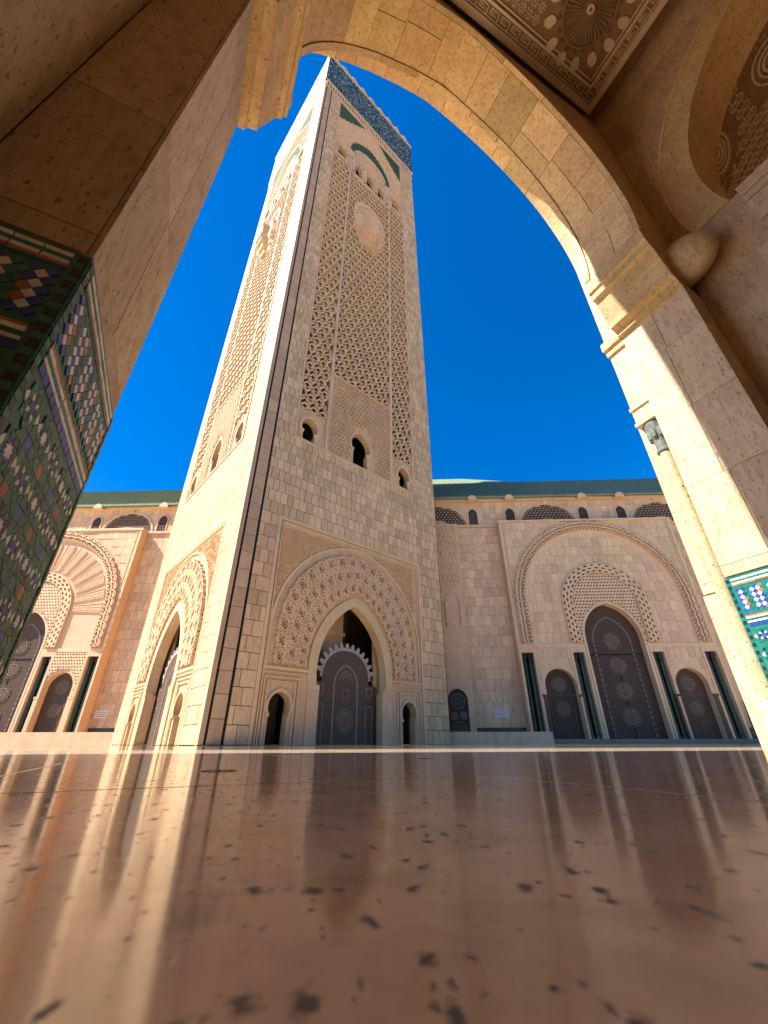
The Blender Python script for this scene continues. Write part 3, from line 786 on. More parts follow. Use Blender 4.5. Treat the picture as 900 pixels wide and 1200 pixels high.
# plain vault strip between ceiling frames and walls
b = MB(); b.box(P_L - 1, P_R + 1, GD - .2, DN + .02, 17.62, 17.8)
b.build('gallery_roof_slab', 'gallery_stone')['kind'] = 'structure'
bpy.data.objects['gallery_roof_slab'].rotation_euler = (0, 0, AL)

# next bay to the right: its carved vault seen through the cross arch
a0, a1 = P_R + HI, P_R + HI + BAY - 2 * HI
nv = g_empty('carved_vault', (a0 + a1) / 2, XC, 'brown carved vault with round medallions beyond the cross arch, upper right', 'vault')
vb = MB(); wid = (a1 - a0) / 2; dep = (DN - GD) / 2
def vault_pt(x, t):     # barrel vault along d; t from -1..1 across d
    ang = t * math.pi / 2
    return (x, dep * math.sin(ang), 12.2 + 4.6 * math.cos(ang))
NU, NV = 10, 24
vs = [vault_pt(-wid + 2 * wid * i / NU, -1 + 2 * j / NV) for j in range(NV + 1) for i in range(NU + 1)]
vb.add(vs, [(j * (NU + 1) + i, j * (NU + 1) + i + 1, (j + 1) * (NU + 1) + i + 1, (j + 1) * (NU + 1) + i) for j in range(NV) for i in range(NU)])
vb.build('vault_shell', 'ceiling_wood', nv)
def on_vault(mb_src, x, t, mat, name, kind=None):
    """place a small relief (built at origin in the xy plane, facing -z) on the vault surface"""
    c = Vector(vault_pt(x, t)); e = .001
    tx = Vector((1, 0, 0)); ty = (Vector(vault_pt(x, t + e)) - c).normalized(); nn = tx.cross(ty)
    if nn.z < 0: nn = -nn
    return [tuple(c + tx * p[0] + ty * p[1] + nn * (p[2])) for p in mb_src.v], mb_src.f
ro = MB(); rosette(ro, 0, 0, .16, -.004)
me_ = MB()
for r in (.10, .24, .36, .52): ring_h(me_, 0, 0, r, r + .055, 0, .06, 32)
for i in range(22): rosette(me_, .455 * math.cos(i * math.pi / 11), .455 * math.sin(i * math.pi / 11), .055, -.005, 5)
for i in range(34): rosette(me_, .66 * math.cos(i * math.pi / 17), .66 * math.sin(i * math.pi / 17), .055, -.005, 5)
arcl = MB()
for i in range(10):
    a = i * math.pi / 5
    arcl.lathe([(.16, 0), (.16, -.05), (.19, -.05), (.19, 0)], .80 * math.cos(a), .80 * math.sin(a), 8, 0, a - 1.3, a + 1.3)
allr = MB(); spots = []
nt_ = 6; nxm = 3
for j in range(nt_):
    for i in range(nxm):
        x = -wid + (i + .5) * 2 * wid / nxm; t = -1 + (j + .5) * 2 / nt_
        spots.append((x, t))
        v_, f_ = on_vault(me_, x, t, 0, ''); mm = MB(); mm.add(v_, f_); mo = mm.build('medallion', 'ceiling_cream', nv)
        v_, f_ = on_vault(arcl, x, t, 0, ''); mm = MB(); mm.add(v_, f_); mm.build('lobes', 'ceiling_cream', mo)
LEN = math.pi / 2 * 4.5
for j in range(62):
    for i in range(30):
        x = -wid + (i + .5) * 2 * wid / 30; t = -1 + (j + .5) * 2 / 62
        if any(math.hypot(x - a, (t - b_) * LEN) < .98 for a, b_ in spots): continue
        v_, f_ = on_vault(ro, x, t, 0, ''); allr.add(v_, f_)
allr.build('carved_rosettes', 'ceiling_cream', nv, kind='stuff')

# unseen back, end and bay walls added to keep sky light out
def gallery_wall(name, label, x0, x1, y0, y1, z0, z1, holes=None):
    o = g_empty(name, (x0 + x1) / 2, (y0 + y1) / 2, label, 'wall')
    b = MB(); w = (x1 - x0) / 2; d = (y1 - y0) / 2
    if holes:
        b.plate([(-w, z0), (w, z0), (w, z1), (-w, z1)], holes, -d, 2 * d); b.plate([(-w, z0), (w, z0), (w, z1), (-w, z1)], holes, d, 0)
    else: b.box(-w, w, -d, d, z0, z1)
    b.build('wall_body', 'gallery_stone', o)
    o['kind'] = 'structure'; del o['label']; del o['category']
hole = [[(x, z) for x, z in arch(**ARC, n=16, drop=1.4, base=.02, basehw=4.3)]]
gallery_wall('unseen_back_wall', 'unseen wall behind the viewer, added to keep out sky light', P_L - BAY, P_R + BAY, GD - .5, GD, 0, TOP - 1)
gallery_wall('unseen_arcade_wall', 'unseen arcade wall of the next bay to the left, added against stray light', P_L + .03 - BAY, P_L - HI - .05, DN + .03, DO - .3, 0, TOP - .5, hole)
gallery_wall('unseen_arcade_wall', 'unseen arcade wall behind the right pillar, added against stray light', P_R + HI + .05, P_R + BAY - .03, DN + .03, DO - .3, 0, TOP - .5, hole)
gallery_wall('unseen_end_wall', 'unseen end wall added beyond the left bay against stray light', P_L - BAY - .4, P_L - BAY, GD, DN, 0, TOP - 1)
gallery_wall('unseen_end_wall', 'unseen end wall added beyond the right bay against stray light', P_R + BAY, P_R + BAY + .4, GD, DN, 0, TOP - 1)
for k_, (x0, x1) in enumerate(((P_L - BAY, P_L - HI), (P_R + HI, P_R + BAY))):  # unseen bay roofs, added with the walls to block sky light
    b = MB(); b.box(x0, x1, GD - .2, DN + .02, 17.82, 18.0); q = b.build('unseen_roof_slab', 'gallery_stone'); q.rotation_euler = (0, 0, AL); q['kind'] = 'structure'

# ------------------------------------------------------------ minaret
W, H = 24.2, 133.0; MC = 12.05
mi = empty('minaret', (-11.7, 29.6, 0), R(41.3), 'towering square stone minaret with carved net panels and blue tiled top', 'minaret')
blocks = Pieces()
b = MB()       # hidden two sides and top, closes the shaft
b.add([(W, .13, 0), (W, W, 0), (W, W, H), (W, .13, H)], [(0, 1, 2, 3)]); b.add([(.13, W, 0), (W, W, 0), (W, W, H), (.13, W, H)], [(0, 1, 2, 3)])
b.add([(0, 0, H), (W, 0, H), (W, W, H), (0, W, H)], [(0, 1, 2, 3)])
b.build('far_walls', 'tower_smooth', mi)
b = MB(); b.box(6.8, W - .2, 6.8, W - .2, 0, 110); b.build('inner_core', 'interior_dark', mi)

def foil(cx, cz, r, n=4, lobes=.42, rot=0, k=6):
    pts = []
    for i in range(n):
        a = rot + 2 * math.pi * i / n
        ox, oz = cx + r * (1 - lobes) * math.cos(a), cz + r * (1 - lobes) * math.sin(a)
        for q in range(k + 1):
            t = a - math.pi * .62 + math.pi * 1.24 * q / k
            pts.append((ox + r * lobes * math.cos(t) * 1.25, oz + r * lobes * math.sin(t) * 1.25))
    return pts
def tower_face(T, near):
    """one face of the minaret; x along the face, y into the wall"""
    m = MC
    portal = arch(3.7, 5.2, 11.15, 18, cx=m, drop=1.2, base=.0, basehw=3.4)
    sd = [arch(.92, 2.45, 3.45, 10, cx=m + s * 6.65, drop=.5, base=0, basehw=.78) for s in (-1, 1)]
    win = [arch(.95, 28.75, 30.0, 10, cx=m + s * 6.75, drop=.5, base=27.02, basehw=.8) for s in (-1, 1)] + [arch(1.35, 29.9, 31.7, 12, cx=m, drop=.7, base=27.02, basehw=1.1)]
    tw = [[(m + x - .75, 91.6), (m + x + .75, 91.6), (m + x + .75, 94.2), (m + x + .5, 95.2), (m + x, 95.7), (m + x - .5, 95.2), (m + x - .75, 94.2)] for x in (-2.7, 0, 2.7)]
    tw += [arch(.9, 95.2, 96.6, 8, cx=m + s * 6.55, base=93.2) for s in (-1, 1)]
    full = [(0.0, 0), (W, 0), (W, H), (0.0, H)]
    nets = ((m - 4.45, m + 4.45, 38.4, 90.6, 8, 34), (m - 8.25, m - 4.85, 31.0, 92.8, 3, 40), (m + 4.85, m + 8.25, 31.0, 92.8, 3, 40))
    nh = [[(a + .05, za + .1), (c_ - .05, za + .1), (c_ - .05, zb - .1), (a + .05, zb - .1)] for a, c_, za, zb, _, _ in nets]
    core = MB(T); core.plate(full, [portal] + sd + win + tw + nh, .13, .75, 0, 1)
    core.build('wall_core', ['mortar', 'tower_smooth'], mi)
    # corner strips with dark grooves
    if near:
        q = MB(T)
        for x in (.36, 1.5): q.box(x, x + .13, .02, .14, 0, 115)
        q.build('dark_groove', 'black_inlay', mi)
        c = MB(T); c.box(0, .34, 0, .14, 0, 118); c.build('corner_edge', 'corner_stone', mi)
        blocks.field(T, .5, 1.49, 0, 115.5, 1.2, 1.5, 0, .13, 'corner_stone', gap=.04)
        xl = 1.66
    else:
        c = MB(T); c.box(.004, .62, -.004, .14, 0, 118); c.build('corner_edge', 'tower_smooth', mi)
        xl = .66
    xr = W - .03
    mat = 'tower_stone'
    PX0, PX1, PZ = m - 8.75, m + 8.75, 17.7
    SX0, SX1, SZ1 = m - 8.35, m + 8.35, 115.0
    blocks.field(T, xl, xr, PZ, 26.9, .66, 1.15, 0, .13, mat)
    for a, c_ in ((xl, PX0), (PX1, xr)): blocks.field(T, a, c_, 0, PZ, .85, 1.15, 0, .13, mat)
    for a, c_ in ((xl, SX0), (SX1, xr)): blocks.field(T, a, c_, 26.9, SZ1, .72, 1.2, 0, .13, mat)
    # ---- portal panel
    pp = MB(T)
    pp.plate([(PX0, 0), (PX1, 0), (PX1, PZ), (PX0, PZ)], [portal] + sd, .115, .03); pp.build('portal_panel', 'tower_smooth', mi)
    fr = MB(T)
    for x0, x1 in ((PX0, PX0 + .28), (PX0 + .42, PX0 + .52), (PX1 - .28, PX1), (PX1 - .52, PX1 - .42)): fr.box(x0, x1, -.03, .12, 0, PZ - (.3 if x1 - x0 > .2 else .44))
    fr.box(PX0, PX1, -.03, .12, PZ - .3, PZ); fr.box(PX0 + .42, PX1 - .42, -.03, .12, PZ - .54, PZ - .44)
    fr.build('panel_moulding', 'carved_stone', mi)
    inner = arch(3.7, 5.2, 11.15, 18, cx=m, drop=1.2); outer = arch(4.5, 5.4, 12.05, 18, cx=m, drop=1.25)
    bd = MB(T); bd.ring(offs(inner, .0), outer, -.03, .12); bd.build('arch_band', 'tower_smooth', mi)
    for s in (-1, 1):   # jamb impost blocks and pilasters
        j = MB(T); x0, x1 = sorted((m + s * 3.34, m + s * 4.4))
        j.box(x0, x1, -.06, .6, 3.75, 4.15); j.box(x0 + .05 * (s < 0), x1, -.02, .12, 0, 3.74); j.build('jamb', 'tower_smooth', mi)
    big_i, big_o = arch(8.12, 8.0, 16.64, 30, cx=m), arch(8.3, 8.0, 16.85, 30, cx=m)
    e = lambda c, x: [(m - x, 5.2)] + c + [(m + x, 5.2)]
    br = MB(T); br.ring(e(big_i, 8.12), e(big_o, 8.3), -.03, .12)
    br.box(PX0 + .5, m - 4.5, -.04, .12, 4.98, 5.18); br.box(m + 4.5, PX1 - .5, -.04, .12, 4.98, 5.18); br.box(PX0 + .5, m - 4.5, -.02, .12, 4.72, 4.82); br.box(m + 4.5, PX1 - .5, -.02, .12, 4.72, 4.82)
    br.build('great_arch_moulding', 'carved_stone', mi)
    # interlaced foils between the door arch and the great arch
    oc = outer; bigp = e(arch(7.7, 8.0, 16.15, 30, cx=m), 7.7); outp = [(m - 4.7, 0)] + arch(4.75, 5.4, 12.75, 18, cx=m) + [(m + 4.7, 0)]
    fo = MB(T)
    def resample(c, n):
        L = [0]
        for p, q in zip(c, c[1:]): L.append(L[-1] + math.hypot(q[0] - p[0], q[1] - p[1]))
        r = []
        for i in range(n + 1):
            t = L[-1] * i / n
            for k in range(len(c) - 1):
                if L[k + 1] >= t - 1e-9:
                    w = (t - L[k]) / ((L[k + 1] - L[k]) or 1); r.append((c[k][0] + (c[k + 1][0] - c[k][0]) * w, c[k][1] + (c[k + 1][1] - c[k][1]) * w)); break
        return r
    CI = resample([(m - 4.7, 5.25)] + arch(4.7, 5.5, 12.35, 18, cx=m) + [(m + 4.7, 5.25)], 160); CO = resample(e(arch(7.68, 8.0, 16.1, 30, cx=m), 7.68), 160)
    def fm(u, v):
        v = min(max(v, 0), 1); u = min(max(u, 0), .99999) * 160; k = int(u); w = u - k
        a = (CI[k][0] + (CI[k + 1][0] - CI[k][0]) * w, CI[k][1] + (CI[k + 1][1] - CI[k][1]) * w); c_ = (CO[k][0] + (CO[k + 1][0] - CO[k][0]) * w, CO[k][1] + (CO[k + 1][1] - CO[k][1]) * w)
        return (a[0] + (c_[0] - a[0]) * v, a[1] + (c_[1] - a[1]) * v)
    NU_, NV_ = 22, 3
    for j in range(-1, NV_ + 1):
        for i in range(-1, NU_ + 1):
            cu, cv = (i + .5 + (.5 if j % 2 else 0)) / NU_, (j + .5) / NV_
            for sc, wd, yy in ((.74, .14, -.17), (.50, .10, -.11), (.22, .11, -.07)):
                pts = [(cu + p[0] / NU_, cv + p[1] / NV_) for p in foil(0, 0, sc, 4, .44, math.pi / 4 if sc > .3 else 0, 6)]
                pts.append(pts[0])
                seg = []
                for p in pts + [(9, 9)]:
                    if 0.004 <= p[0] <= .996 and .01 <= p[1] <= .99: seg.append(fm(*p))
                    else:
                        if len(seg) > 2: fo.strip(seg, wd, yy - .012 * ((i + j) % 3), .12)
                        seg = []
    fo.build('interlaced_carving', 'carved_stone', mi)
    # fine leaf carving in the spandrels
    sp = MB(T); bo = e(arch(8.4, 8.0, 16.95, 24, cx=m), 8.4)
    st = .40
    for i in range(int((PX1 - PX0 - 1.1) / st)):
        for j in range(int((PZ - .6 - 5.3) / st)):
            x, z = PX0 + .6 + (i + .5 * (j % 2)) * st, 5.4 + j * st
            if inside(bo, x, z) or x > PX1 - .6: continue
            a = random.choice((0, math.pi / 4)); 
            for t in range(4):
                w = a + t * math.pi / 2; c_, s_ = math.cos(w), math.sin(w)
                sp.add([(x + .03 * c_, .12, z + .03 * s_), (x + .13 * c_ - .075 * s_, .12, z + .13 * s_ + .075 * c_), (x + .25 * c_, .12, z + .25 * s_), (x + .13 * c_ + .075 * s_, .12, z + .13 * s_ - .075 * c_), (x + .13 * c_, -.09, z + .13 * s_)],
                       [(0, 1, 4), (1, 2, 4), (2, 3, 4), (3, 0, 4)])
    sp.build('spandrel_carving', 'carved_stone', mi, kind='stuff')
    # small side doorways
    for s in (-1, 1):
        f = MB(T); cx = m + s * 6.65
        for w, dz in ((1.5, 4.5), (1.22, 4.2)):
            f.box(cx - w, cx - w + .12, -.03, .12, 0, dz); f.box(cx + w - .12, cx + w, -.03, .12, 0, dz); f.box(cx - w + .12, cx + w - .12, -.03, .12, dz - .12, dz)
        f.ring(arch(.92, 2.45, 3.45, 10, cx=cx, drop=.5), arch(1.1, 2.45, 3.68, 10, cx=cx, drop=.55), -.02, .08)
        for e_ in (-1, 1): f.box(*sorted((cx + e_ * .76, cx + e_ * 1.05)), -.04, .5, 1.78, 1.95)
        f.build('doorway_frame', 'carved_stone', mi)
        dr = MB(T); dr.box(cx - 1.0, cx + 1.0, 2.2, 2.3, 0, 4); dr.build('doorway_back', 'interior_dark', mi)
    # bronze portal door deep inside
    dy = 1.0
    pr2 = MB(T); pr2.box(m - 5.5, m - 3.3, 1.25, 1.5, 0, 13); pr2.box(m + 3.3, m + 5.5, 1.25, 1.5, 0, 13)
    pr2.build('inner_reveal', 'tower_smooth', mi)
    d = MB(T); d.slab([(m - 3.4, 0), (m + 3.4, 0), (m + 3.4, 4.6), (m + 2.55, 4.6)] + [(x, z) for x, z in reversed(arch(2.5, 5.0, 7.3, 14, cx=m))] + [(m - 2.55, 4.6), (m - 3.4, 4.6)], dy, dy + .18)
    door = d.build('bronze_door', 'bronze', mi)
    c = MB(T)
    crest = arch(2.5, 5.0, 7.3, 14, cx=m); cr2 = arch(2.72, 5.0, 7.55, 14, cx=m)
    c.ring(crest, cr2, dy - .04, dy + .16)
    for i in range(1, 28):     # toothed crest
        (x, z), (x2, z2) = cr2[i], offs(cr2, .42)[i]
        p, q = cr2[i - 1], cr2[i + 1 if i < 28 else i]
        if i % 1 == 0 and i % 2: continue
        tx, tz = (q[0] - p[0]) * .36, (q[1] - p[1]) * .36
        c.slab([(x - tx, z - tz), (x + tx, z + tz), (x2 + tx * .5, z2 + tz * .5), (x2 - tx * .5, z2 - tz * .5)], dy - .02, dy + .12)
    c.build('toothed_crest', 'crest_metal', door)
    c = MB(T)
    c.strip([(m - 1.25, 0)] + arch(1.25, 4.4, 6.1, 10, cx=m) + [(m + 1.25, 0)], .16, dy - .05, dy)
    for x in (-2.95, -2.25, 2.25, 2.95): c.strip([(m + x, .1), (m + x, 2.9)], .09, dy - .03, dy)
    for x in (-2.6, 2.6): c.strip([(m + x - .35, 2.9), (m + x + .35, 2.9)], .09, dy - .03, dy); c.strip([(m + x - .3, 3.65), (m + x + .3, 3.65), (m + x + .3, 4.4), (m + x - .3, 4.4)], .1, dy - .03, dy, 0, True)
    c.strip([(m - .28, 3.4), (m + .28, 3.4), (m + .28, 4.1), (m - .28, 4.1)], .1, dy - .03, dy, 0, True)
    c.build('door_border', 'bronze_light', door)
    c = MB(T)
    for r in (.18, .36, .58, .82): c.strip([(m + r * math.cos(t * math.pi / 10), 1.75 + r * 1.05 * math.sin(t * math.pi / 10)) for t in range(20)], .06, dy - .03, dy, 0, True)
    for t in range(16): c.strip([(m + .4 * math.cos(t * math.pi / 8), 1.75 + .4 * math.sin(t * math.pi / 8)), (m + .8 * math.cos(t * math.pi / 8 + .2), 1.75 + .8 * math.sin(t * math.pi / 8 + .2))], .045, dy - .025, dy)
    c.build('door_medallion', 'bronze_light', door); c = MB(T)
    for r in (.3, .5, .7): c.strip([(m + r * math.cos(t * math.pi / 8), 4.9 + r * math.sin(t * math.pi / 8)) for t in range(9)], .06, dy - .03, dy)
    c.build('door_lunette', 'bronze_light', door)
    st = MB(T)
    for i in range(30):
        for j in range(34):
            x, z = m - 3.3 + i * .225 + .11 * (j % 2), .12 + j * .205
            if z > 4.4 and not inside(arch(2.4, 5.0, 7.15, 14, cx=m, base=4.0), x, z): continue
            if math.hypot(x - m, z - 1.75) < .9: continue
            st.add([(x - .055, dy, z), (x, dy, z - .055), (x + .055, dy, z), (x, dy, z + .055), (x, dy - .03, z)], [(0, 1, 4), (1, 2, 4), (2, 3, 4), (3, 0, 4)])
    st.build('door_studs', 'bronze_mid', door, kind='stuff')
    # stone pier, then wall and piers in the painted shade tone
    q = MB(T); q.box(m - 1.15, m + 1.15, 3.4, 6.5, 0, 14); q.box(m - 1.35, m + 1.35, 3.3, 6.5, 9.2, 9.5); q.build('inner_pier', 'tower_smooth', mi)
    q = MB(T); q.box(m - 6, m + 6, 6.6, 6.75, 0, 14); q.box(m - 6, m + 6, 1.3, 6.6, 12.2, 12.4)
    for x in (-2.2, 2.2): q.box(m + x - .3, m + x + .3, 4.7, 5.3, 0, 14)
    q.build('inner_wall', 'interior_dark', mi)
    # ---- upper windows and sill
    sl_ = MB(T); sl_.box(SX0, SX1, -.10, .13, 26.72, 27.0); sl_.build('window_sill', 'tower_smooth', mi)
    for i, (cx, hw, zs, zk, dp, b_) in enumerate(((m - 6.75, .95, 28.75, 30.0, .5, .8), (m + 6.75, .95, 28.75, 30.0, .5, .8), (m, 1.35, 29.9, 31.7, .7, 1.1))):
        f = MB(T)
        f.ring(arch(hw, zs, zk, 10, cx=cx, drop=dp), arch(hw + .35, zs, zk + .42, 10, cx=cx, drop=dp * 1.1), -.04, .14)
        for e_ in (-1, 1):
            f.lathe([(.15, 27.02), (.12, 27.2), (.11, zs - dp - .35), (.20, zs - dp - .1), (.24, zs - dp)], cx + e_ * (b_ - .0), .14, 8)
        f.build('window_surround', 'carved_stone', mi)
    # carved zone around the middle window and hoods over the side windows
    z0p = MB(T)
    z0p.plate([(m - 4.6, 27.0), (m + 4.6, 27.0), (m + 4.6, 38.4), (m - 4.6, 38.4)], win[2:], .07, .08)
    for q_, (xa, xb) in enumerate(((SX0, m - 4.6), (m + 4.6, SX1))): z0p.plate([(xa, 27.0), (xb, 27.0), (xb, 31.1), (xa, 31.1)], [win[q_]], .07, .08)
    z0p.build('window_panel', 'tower_smooth', mi)
    cz = MB(T); hood = arch(3.4, 31.0, 36.6, 14, cx=m)
    cz.strip([(m - 3.4, 27.1)] + hood + [(m + 3.4, 27.1)], .12, -.03, .07)
    for r_ in (2.3,): cz.strip([(m - r_, 27.1)] + arch(r_, 31.0, 31 + (r_ + 1.7), 14, cx=m) + [(m + r_, 27.1)], .1, -.03, .07)
    hp = [(m - 3.3, 26)] + hood + [(m + 3.3, 26)]; wp = [(m - 1.9, 26)] + arch(1.9, 30, 32.9, 10, cx=m) + [(m + 1.9, 26)]
    for i in range(19):
        for j in range(23):
            x, z = m - 4.3 + i * .475, 27.4 + j * .475
            if inside(wp, x, z): continue
            if abs(x - m) > 4.25: continue
            cz.strip(foil(x + .24 * (j % 2), z, .24, 4, .45, math.pi / 4, 4), .085, -.09, .07, 0, True)
    for s in (-1, 1):
        for r_ in (1.45, 1.75): cz.strip([(m + s * 6.45 - r_, 27.1)] + arch(r_, 29.0, 29 + r_ * 1.15, 10, cx=m + s * 6.45) + [(m + s * 6.45 + r_, 27.1)], .12, -.03, .07)
    cz.build('window_carving', 'carved_stone', mi)
    # ---- pierced net panels
    ident = lambda u, v: (u, v)
    for (a, c_, za, zb, nu, nv_) in nets:
        keep = None
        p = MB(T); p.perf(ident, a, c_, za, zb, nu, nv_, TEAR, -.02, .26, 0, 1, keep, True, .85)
        du, dv = (c_ - a) / nu, (zb - za) / nv_
        for j in range(nv_ + 1):       # second layer: interlaced ribs over the net
            for i in range(-1, nu + 1):
                x0 = a + (i + (.5 if j % 2 else 0)) * du; z0 = za + j * dv
                if not (a + .02 < x0 + du * .5 < c_ - .02) or (keep and not keep(x0 + du * .5, z0)) or z0 > zb - .4: continue
                pts = [(max(a, min(c_, x0 + du * q)), z0 + dv * (.0 + .42 * math.sin(q * math.pi))) for q in (.02, .2, .36, .5, .64, .8, .98)]
                p.strip(pts, .15, -.20, -.015)
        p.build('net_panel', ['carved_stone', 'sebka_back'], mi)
    fr = MB(T)
    for x0, x1 in ((SX0 - .08, SX0 + .1), (m - 4.85, m - 4.45), (m + 4.45, m + 4.85), (SX1 - .1, SX1 + .08)): fr.box(x0, x1, -.12, .13, 27.0, 95 if abs(x0 + x1 - 2 * m) < 11 else 114.8)
    fr.box(m - 4.45, m + 4.45, -.10, .13, 38.25, 38.55); fr.box(m - 4.45, m + 4.45, -.10, .13, 90.6, 91.0)
    fr.build('net_panel_frame', 'carved_stone', mi)
    # ---- balcony
    ba = MB(T)
    def octo(w, dp_): return [(m - w, 0), (m - w * .78, -dp_ * .45), (m - w * .42, -dp_ * .45), (m - w * .30, -dp_), (m + w * .30, -dp_), (m + w * .42, -dp_ * .45), (m + w * .78, -dp_ * .45), (m + w, 0)]
    def layer(p0, p1, z0, z1):
        k = len(p0); ba.add([(x, y, z0) for x, y in p0] + [(x, y, z1) for x, y in p1], [(i, i + 1, k + i + 1, k + i) for i in range(k - 1)] + [tuple(range(k)), tuple(range(k, 2 * k))])
    for (w, dp_, z0, z1) in ((2.0, .7, 70.2, 71.6), (2.5, 1.2, 71.6, 72.8), (3.0, 1.7, 72.8, 73.5), (3.35, 2.0, 73.5, 74.1), (3.1, 1.8, 74.1, 76.6), (3.3, 2.0, 76.6, 77.0)):
        layer(octo(w * .97, dp_ * .95), octo(w, dp_), z0, z1)
    ba.build('balcony', 'tower_smooth', mi)
    hd = MB(T); hd.ring(arch(2.7, 79, 82.6, 12, cx=m), arch(3.4, 79, 83.8, 12, cx=m), -.35, .1); hd.slab([(m - 2.7, 77)] + arch(2.7, 79, 82.6, 12, cx=m) + [(m + 2.7, 77)], -.12, .1); hd.box(m - 3.4, m - 2.7, -.35, .1, 76, 79); hd.box(m + 2.7, m + 3.4, -.35, .1, 76, 79)
    hd.build('balcony_hood', 'carved_stone', mi)
    # ---- crown of the shaft
    tp = MB(T)
    holes = tw
    tp.plate([(SX0, 91.0), (SX1, 91.0), (SX1, 115.2), (SX0, 115.2)], tw, .03, .12); tp.build('upper_panel', 'tower_smooth', mi)
    wr = MB(T)
    for x in (-4.05, -1.35, 1.35, 4.05): wr.lathe([(.3, 91.0), (.2, 91.4), (.2, 94.6), (.34, 95.2), (.34, 95.6)], m + x, .0, 8)
    wr.strip([(m - 4.3, 95.8)] + arch(3.6, 96.8, 99.6, 12, cx=m) + [(m + 4.3, 95.8)], .4, -.14, .03)
    wr.strip(arch(2.6, 96.4, 98.4, 10, cx=m), .3, -.1, .03); wr.strip(arch(1.6, 96.2, 97.5, 10, cx=m), .25, -.08, .03)
    wr.build('window_arcade', 'carved_stone', mi)
    for s in (-1, 1):
        w_ = MB(T)
        for q in range(3): w_.strip(arch(1.05 + .25 * q, 95.2, 96.8 + .4 * q, 10, cx=m + s * 6.55), .14, -.06, .03)
        w_.build('blind_arch', 'carved_stone', mi)
    # green inlays: stepped spandrel triangles and the lobed arch
    def scal(p, q, n, amp):
        r = []
        for i in range(n + 1):
            t = i / n; x, z = p[0] + (q[0] - p[0]) * t, p[1] + (q[1] - p[1]) * t
            dx, dz = q[0] - p[0], q[1] - p[1]; l = math.hypot(dx, dz); k = amp if i % 2 else 0
            r.append((x - dz / l * k, z + dx / l * k))
        return r
    for s in (-1, 1):
        gi = MB(T); X = lambda x: m + s * x
        gi.slab([(X(8.1), 114.4), (X(8.1), 107.6)] + [(X(x), z) for x, z in scal((8.1, 107.6), (1.9, 114.4), 12, .35 )][1:], -.03, .03); gi.build('green_inlay', 'green_inlay', mi)
    lo_o = arch(4.9, 99.4, 106.6, 22, cx=m); lo_i = arch(4.1, 99.0, 103.4, 22, cx=m)
    lob = [(x, z + (.45 if i % 2 else 0)) for i, (x, z) in enumerate(lo_o)]
    gi = MB(T); gi.slab(lob + [(x, z - (.25 if i % 2 else 0)) for i, (x, z) in enumerate(reversed(lo_i))], -.03, .03); gi.build('green_inlay', 'green_inlay', mi)
    rb = MB(T)
    rb.strip(arch(5.5, 99.0, 108.0, 18, cx=m), .35, -.10, .03); rb.strip(arch(3.85, 98.8, 102.6, 18, cx=m), .25, -.12, .03)
    for s in (-1, 1): rb.strip([(m + s * 8.25, 106.4), (m + s * 4.5, 110.4), (m + s * 1.3, 114.6)], .35, -.08, .03); rb.strip([(m + s * 8.2, 98.6), (m + s * 6.9, 101.5), (m + s * 5.3, 103.8)], .3, -.08, .03)
    for i in range(34):
        for j in range(38):
            x, z = m - 8.1 + i * .49, 97.6 + j * .45
            if inside(lob + list(reversed(lo_i)), x, z) or (abs(x - m) < 3.9 and z < 103) or z > 114.3: continue
            if z > 107.0 + (8.1 - abs(x - m)) * 1.06: continue
            rb.add([(x - .16, .03, z), (x, .03, z - .16), (x + .16, .03, z), (x, .03, z + .16), (x, -.10, z)], [(0, 1, 4), (1, 2, 4), (2, 3, 4), (3, 0, 4)])
    rb.build('crown_carving', 'carved_stone', mi)
    cn = MB(T)
    cn.box(-.06, W + .06, -.08, .12, 115.2, 115.7); cn.box(-.2, W + .2, -.22, .12, 117.6, 118.2)
    for i in range(40): cn.box(.1 + i * .603, .1 + i * .603 + .36, -.16, .12, 115.75, 117.55); 
    cn.build('dentil_cornice', 'carved_stone', mi)
    bn = MB(T); bn.box(-.18, W + .18, -.20, .14, 118.25, 131.6); bn.build('tile_band', 'blue_zellige', mi)
    cp = MB(T); cp.box(-.3, W + .3, -.34, .14, 131.62, 132.6); cp.build('band_cornice', 'tower_smooth', mi)
    for i in range(9):
        mm = MB(T); x = .2 + i * 2.66
        mm.slab([(x, 132.62), (x + 1.9, 132.62), (x + 1.9, 133.5), (x + 1.55, 133.5), (x + 1.55, 134.2), (x + 1.2, 134.2), (x + .95, 134.9), (x + .7, 134.2), (x + .35, 134.2), (x + .35, 133.5), (x, 133.5)], -.2, .5)
        mm.build('merlon', 'tower_smooth', mi)
tower_face(lambda x, y, z: (x, y, z), True)
tower_face(lambda x, y, z: (y, x, z), False)
blocks.build(mi, 'stone_block', 300)

# ------------------------------------------------------------ mosque front
mo = empty('mosque', (2.177, 49.905, 0), R(-2.5), 'long rose travertine mosque front with carved portals and green tiled roof', 'mosque')
I = lambda x, y, z: (x, y, z)
fb = Pieces()
WY = 1.4
b = MB(); b.box(-75, 62, WY + .06, 30, 0, 26.5); b.build('main_wall', 'front_smooth', mo)
b = MB(); b.box(-75, 62, WY + .06, 29, 26.5, 30.3); b.build('attic_wall', 'front_smooth', mo)
b = MB(); b.box(-75, -36.0, WY - .22, WY + .05, 26.25, 26.62); b.box(-36.0, 62, WY - .22, WY + .05, 26.25, 26.62); b.box(-75, 62, WY - .35, WY + .05, 30.3, 30.7); b.build('cornice', 'front_smooth', mo)
b = MB(); e0 = WY - .9
b.add([(-75, e0, 30.72), (62, e0, 30.72), (62, 12, 40.5), (-75, 12, 40.5)], [(0, 1, 2, 3)])
b.box(-75, 62, e0 - .02, e0 + .12, 30.55, 30.74)
